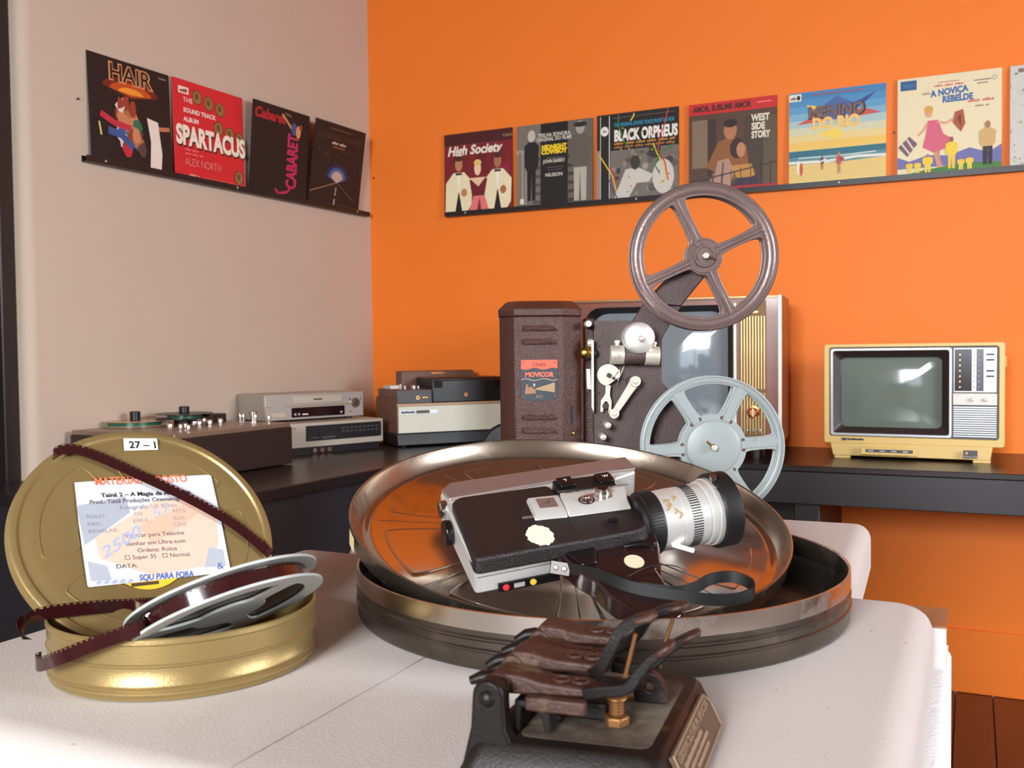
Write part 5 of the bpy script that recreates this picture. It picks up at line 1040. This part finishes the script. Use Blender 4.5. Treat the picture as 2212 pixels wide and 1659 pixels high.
m_pack = M('wound_film_edges', (48, 30, 24), 0.3, 0.2, var=0.3, scale=120, stretch=(1, 1, 40))
MB().lathe([(RS * .34, .0014), (RS * .86, .0014), (RS * .865, .0112), (RS * .34, .0112)], 80, loop=True).build('wound_film', m_pack, sp_, smooth=40)

# ================================================================== LOOSE FILM
def film(pts, wdir, width, label, n=14, mat=m_film):
    c = spline(pts, n); W_ = [V(wd) for wd in wdir]; N = len(c); b = MB(); th = 0.00016
    ws = []
    for i in range(N):
        t = i / (N - 1) * (len(W_) - 1); k = min(int(t), len(W_) - 2); ws.append(W_[k].lerp(W_[k + 1], t - k))
    dist = 0; pitch = 0.0038; last = 0
    acc = [0.0]
    for i in range(1, N): acc.append(acc[-1] + (c[i] - c[i - 1]).length)
    M_ = int(acc[-1] / (pitch / 2)); rows = []
    j = 0
    for k in range(M_ + 1):
        s_ = min(k * pitch / 2, acc[-1] - 1e-6)
        while j < N - 2 and acc[j + 1] < s_: j += 1
        f = (s_ - acc[j]) / max(acc[j + 1] - acc[j], 1e-9); p = c[j].lerp(c[j + 1], f); tg = (c[j + 1] - c[j]).normalized(); w_ = ws[j].lerp(ws[j + 1], f); w_ = (w_ - tg * w_.dot(tg)).normalized()
        rows.append((p, w_, tg.cross(w_)))
    cols_ = (-.5, .36, .46, .5)
    v = []; fcs = []
    for p, w_, nn in rows:
        for side in (1, -1): v += [tuple(p + w_ * (width * q) + nn * (th * side)) for q in cols_]
    for k in range(len(rows) - 1):
        for q in range(3):
            if q == 1 and k % 2: continue              # the perforations
            a = k * 8 + q
            fcs += [(a, a + 1, a + 9, a + 8), (a + 4, a + 12, a + 13, a + 5)]
        a = k * 8; fcs += [(a, a + 8, a + 12, a + 4), (a + 3, a + 7, a + 15, a + 11)]
    b.add(v, fcs); o = b.build('film_strip', mat, smooth=40); tag(o, label, 'film strip', 'loose strips of film'); return o
W8 = 0.0085
def gp3(px, py, off): return on_plane(px, py, gcen + gn * off, gn)
pa = [gp3(118, 1010, -.012), gp3(116, 982, 0.001), gp3(150, 969, .004), gp3(210, 985, .0045), gp3(300, 1025, .005), gp3(400, 1072, .005), gp3(490, 1122, .0045), gp3(545, 1163, .003), gp3(583, 1196, 0.0012), gp3(592, 1212, -.012)]
d_across = [(gp3(150, 955, 0) - gp3(150, 975, 0)).normalized(), (gp3(300, 1010, 0) - gp3(292, 1030, 0)).normalized(), (gp3(500, 1105, 0) - gp3(488, 1128, 0)).normalized(), (gp3(590, 1180, 0) - gp3(572, 1195, 0)).normalized()]
film(pa, d_across, W8, 'dark red film strip stretched across the label of the gold lid')
Zv = Z3
def spl(deg, r=.0526, z=.0062): return FS @ V((RS / .0592 * r * .985 * cos(rad(deg)), RS / .0592 * r * .985 * sin(rad(deg)), z))
pb = [spl(a) for a in (50, 25, 0, -25, -50, -70, -86)] + [at_y(300, 1356, .541), at_y(200, 1392, .541), at_y(130, 1420, .546), at_y(86, 1435, .558), at_y(77, 1428, .566), at_y(95, 1420, .573)]
film(pb, [sn, sn, sn, sn, sn, (-.1, -.05, 1), (0, 0, 1), (0, 0, 1), (0, 0, 1)], W8, 'film strip running from the spool down across the front of the gold can')
pc_ = [at_y(470, 1297, .58), at_y(400, 1302, .572)] + [gp3(px, py, off) for px, py, off in ((300, 1306, .006), (200, 1312, .006), (110, 1322, .006), (62, 1336, .006), (44, 1352, .010), (48, 1368, .016), (62, 1384, .018))]
film(pc_, [(0, -.1, 1), (0, -.1, 1), (0, 0, 1), (.1, 0, 1), (-.5, 0, .8), (-.7, -.2, .5)], W8, 'film strip looping out to the left of the gold can')

# ================================================================== RUSTY FILM SPLICER
m_rust = M('rusty_brown_cast_iron', (58, 31, 21), 0.55, 0.1, var=0.35, scale=45, bump=0.35, bscale=260, dirt=((118, 100, 76), 34, 0.52, 0.72, 0.9, 0.0))
m_iron = M('dark_japanned_iron', (20, 14, 13), 0.45, 0.0, spec=0.25, var=0.3, scale=40, bump=0.12, bscale=700, dirt=((92, 52, 34), 24, 0.6, 0.75, 0.7, 0.1))
m_dust = M('dusty_iron', (66, 52, 42), 0.8, 0.1, var=0.3, scale=60, bump=0.3, bscale=300, dirt=((116, 110, 94), 26, 0.42, 0.75))
m_oldbr = M('old_brass_screw', (128, 88, 50), 0.45, 0.7, var=0.25, scale=80)
SR = V((0.946, -0.324, 0)).normalized()
FSP = frame((0.0614, 0.4076, TZ), SR, Z3)
sl = empty('film_splicer', FSP); tag(sl, 'rusty cast iron film splicer at the front of the table', 'film splicer')
def flare(z, g): return [(x, y, z) for x, y in rpoly([(-0.0845 - g, -0.004 - g), (0.0 + g, 0.0 - g), (0.002 + g, 0.110 + g * .5), (-0.075 - g * .5, 0.113 + g * .5)], .008, 4)]
bs = MB().loft([flare(0.0, .0105), flare(0.004, .0100), flare(0.016, .0045), flare(0.0235, .0012), flare(0.025, -.0006)]).build('base', m_iron, sl, smooth=35)
MB().prism(rpoly([(-0.066, 0.006), (-0.006, 0.008), (-0.004, 0.100), (-0.064, 0.104)], .006), 0.0250, 0.0252).build('dusty_top', m_dust, sl)
# raised border and lettering on the right side
q0, q1 = V((0.0027, 0.010, 0.0225)), V((0.0120, 0.010, 0.0035)); q2, q3 = V((0.0045, 0.098, 0.0225)), V((0.0125, 0.098, 0.0035))
un = (q2 - q0).normalized(); dn = (q1 - q0).normalized(); nn = un.cross(-dn) * -1; nn = dn.cross(un); nn = nn if nn.x > 0 else -nn
Fpl = frame(q0 + nn * .0008, un, nn); PW = (q2 - q0).length; PH = (q1 - q0).length
yup = -1 if (Fpl.to_3x3() @ V((0, 1, 0))).dot(dn) > 0 else 1
def plq(pts): return [(x * PW, (-y if yup > 0 else y) * PH) for x, y in pts]
tan_ = M('dusty_raised_letters', (140, 118, 94), 0.6, 0.2, var=0.2, scale=80)
pl_ = MB().prism(plq([(-.02, .0), (.93, .0), (1.02, .3), (1.02, 1.0), (-.02, 1.0)]), -0.0012, 0.0002, Fpl).build('maker_plate', M('dusty_maker_plate', (84, 62, 48), 0.6, 0.2, var=0.3, scale=60), sl)
out = plq([(.0, .05), (.92, .05), (1.0, .32), (1.0, .95), (.0, .95)])
MB().tube([(x, y, .0004) for x, y in out], .0007, 6, Fpl, closed=True, up=(0, 0, 1)).build('border', tan_, pl_)
for t, x, y, sz, w_ in (('GRISWOLD FILM SPLICER', .04, .30, .0058, .88),):
    me = text_mesh(t, sz, ext=.0004, bold=.0001); mxw = max(v.co.x for v in me.vertices)
    for v in me.vertices: v.co.x *= w_ * PW / mxw
    MB().mesh(me, Fpl @ T(x * PW, (-y if yup > 0 else y) * PH, .0005)).build('raised_lettering', tan_, pl_)
for x, y, w_, h_ in ((.10, .50, .50, .0028), (.10, .66, .60, .0022), (.30, .82, .34, .0022)): smear(w_ * PW, h_, tan_, pl_, Fpl @ T(x * PW, (-y if yup > 0 else y) * PH, .0002), 'worn_lettering', 14, .0004)
# front left post and rear post
def post(y0, y1, xs, ztop, name):
    x0, x1 = xs; r_ = (x1 - x0) / 2; cx = (x0 + x1) / 2
    pr = [(x0 - .006, 0.010), (x0 - .001, 0.030)] + [(cx - r_ * cos(rad(a)), ztop - r_ + r_ * sin(rad(a))) for a in range(0, 181, 20)] + [(x1 + .0005, 0.030), (x1 + .003, 0.0251), (x1, 0.010)]
    return MB().loft([[(x, y0, z) for x, z in pr], [(x, y1, z) for x, z in pr]]).build(name, m_iron, sl, bevel=0.0015)
p1 = post(-0.004, 0.006, (-0.0845, -0.0695), 0.0525, 'front_post')
MB().lathe([(0, .002), (.002, .0018), (.0034, .0006), (.0038, 0)], 20, T(-0.0772, -0.0042, 0.0442) @ RX(90)).build('hinge_pin_head', m_iron, p1, smooth=50)
post(0.098, 0.107, (-0.0845, -0.0695), 0.0525, 'rear_post')
HZ_ = 0.0455; HX = -0.0772
def ycyl(r, y0, y1, x, z, name, mat, parent, n=20, bev=.0008): return MB().cyl(r, y0, y1, n, T(x, 0, z) @ frame((0, 0, 0), (1, 0, 0), (0, 1, 0))).build(name, mat, parent, bevel=bev)
ycyl(.0032, 0.0062, 0.0978, HX, HZ_, 'hinge_rod', m_rust, sl)
# pressure arms: (y centre) hinge barrels, stepped plates and finger levers
def arm(y0, y1, up, name, label=None):
    a = ycyl(.0062, y0, y1, HX, HZ_ + up * .35, name, m_rust, sl, 24)
    ym = (y0 + y1) / 2
    MB().loft([[(HX + .002, y, HZ_ + up - .003), (-0.058, y, HZ_ + up * 1.1 - .002), (-0.036, y, HZ_ + up * 1.1 - .001), (-0.034, y, HZ_ + up * 1.1 + .0035), (-0.055, y, HZ_ + up * 1.1 + .0042), (-0.066, y, HZ_ + up + .0065), (HX - .001, y, HZ_ + up + .007)] for y in (y0 + .001, y1 - .001)]).build('arm_plate', m_rust, a, bevel=.0015)
    MB().tube([(HX - .004, ym, HZ_ + up * .4 + .002), (HX - .010, ym - .002, HZ_ + up * .3 + .0015), (HX - .0155, ym - .003, HZ_ - .001)], [.0038, .0036, .0026], 12, flat=.8).build('tail_lug', m_iron, a, smooth=60)
    for k in (-1, 1):
        MB().lathe([(.0026, .0), (.0034, .0009), (.0042, .0009), (.0048, 0)], 20, T(-0.044 + k * .0045, ym, HZ_ + up * 1.1 + .0040)).build('locating_boss', m_rust, a, smooth=50)
        MB().lathe([(0, .0004), (.0025, .0002), (.0026, 0)], 16, T(-0.044 + k * .0045, ym, HZ_ + up * 1.1 + .0040)).build('boss_hollow', m_iron, a)
    return a
A1 = arm(0.010, 0.028, -.001, 'lower_arm'); A2 = arm(0.031, 0.052, .003, 'upper_arm'); A3 = arm(0.056, 0.073, -.001, 'lower_arm'); A4 = arm(0.0755, 0.096, .003, 'upper_arm')
def lever(y, pts, wd, parent):
    c = spline([(x, y + dy, z) for x, dy, z in pts], 6); N = len(c)
    ws = [wd[0] + (wd[1] - wd[0]) * i / (N - 1) for i in range(N)]
    MB().bar(c, ws, [.0056 - .0014 * i / (N - 1) for i in range(N)], (-.5, 0, 1)).build('finger_lever', m_iron, parent, bevel=.0013)
    e = c[-1]; d = (c[-1] - c[-4]).normalized()
    MB().lathe([(0, -.0075), (.0034, -.0065), (.0054, -.003), (.0058, .001), (.0046, .0045), (0, .006)], 18, frame(e, d.cross(V((0, 1, 0))), d) @ Matrix.Diagonal((.42, 1, 1, 1))).build('finger_pad', m_rust, parent, smooth=60)
lever(0.019, [(-0.036, -.004, .0455), (-0.0292, -.005, .0475), (-0.0166, -.006, .0505), (-0.0110, -.006, .0575), (-0.0062, -.006, .0635), (0.0002, -.006, .0688)], (.0095, .0078), A1)
lever(0.040, [(-0.036, -.006, .0490), (-0.0325, -.008, .0520), (-0.0275, -.009, .0620), (-0.0235, -.009, .0700), (-0.0175, -.009, .0745), (-0.0115, -.009, .0770)], (.0105, .0078), A2)
lever(0.064, [(-0.034, -.003, .0440), (-0.022, -.004, .0440), (-0.0131, -.004, .0475), (-0.0070, -.004, .0535), (-0.0020, -.004, .0575), (0.0045, -.004, .0615)], (.0095, .0078), A3)
lever(0.085, [(-0.036, -.018, .0500), (-0.0285, -.021, .0540), (-0.0215, -.023, .0600), (-0.0165, -.024, .0680), (-0.0095, -.025, .0725), (-0.0015, -.025, .0755)], (.0105, .0078), A4)
for p_, q_ in (((-0.0165, 0.031, .069), (-0.0215, 0.031, .049)), ((-0.0040, 0.060, .069), (-0.0115, 0.060, .047))):
    MB().tube([p_, q_], .0010, 8).tube([q_, (q_[0], q_[1] + .003, q_[2] - .003)], .0014, 8).build('link_rod', m_oldbr, sl, smooth=60)
# adjusting screw with hexagonal nut, pierced lug and front lip
sc8 = MB().cyl(.0062, .0258, .0305, 6, T(-0.0255, 0.030, 0)).build('hex_nut', m_oldbr, sl, bevel=.0008)
MB().cyl(.0032, .0306, .0385, 16, T(-0.0255, 0.030, 0)).build('screw_shaft', m_oldbr, sc8, bevel=.0004)
for k in range(5): MB().lathe([(.0032, -.0005), (.0036, 0), (.0032, .0005)], 16, T(-0.0255, 0.030, .0318 + k * .0014)).build('screw_thread', m_oldbr, sc8)
MB().lathe([(0, .0405), (.0035, .0402), (.0050, .0392), (.0052, .0386), (0, .0386)], 20, T(-0.0255, 0.030, 0)).build('screw_head', m_oldbr, sc8, smooth=40)
lug = MB().mesh(shape2d([rpoly([(-0.0250, .0252), (-0.0060, .0252), (-0.0085, .034), (-0.0135, .0405), (-0.0205, .0405), (-0.0240, .034)], .004), circ(.0022, 16, -0.0165, .0330)], .006, .0008), T(0, 0.066, 0) @ FXZ).build('pierced_lug', m_iron, sl, smooth=35)
MB().loft([[(-0.0660, y, .0252), (-0.0690, y, .0252), (-0.0690, y, .0400), (-0.0600, y, .0395), (-0.0530, y, .0350), (-0.0510, y, .0262), (-0.0545, y, .0262), (-0.0560, y, .0330), (-0.0610, y, .0365), (-0.0655, y, .0365)] for y in (.010, .022)]).build('front_bracket', m_iron, sl, bevel=.0008)
MB().box(-0.062, -0.034, 0.004, 0.0095, 0.0375, 0.0440).build('film_shelf', m_rust, sl, bevel=.001)
MB().box(-0.060, -0.030, 0.0300, 0.0700, 0.0262, 0.0350).build('centre_block', m_iron, sl, bevel=.0015)
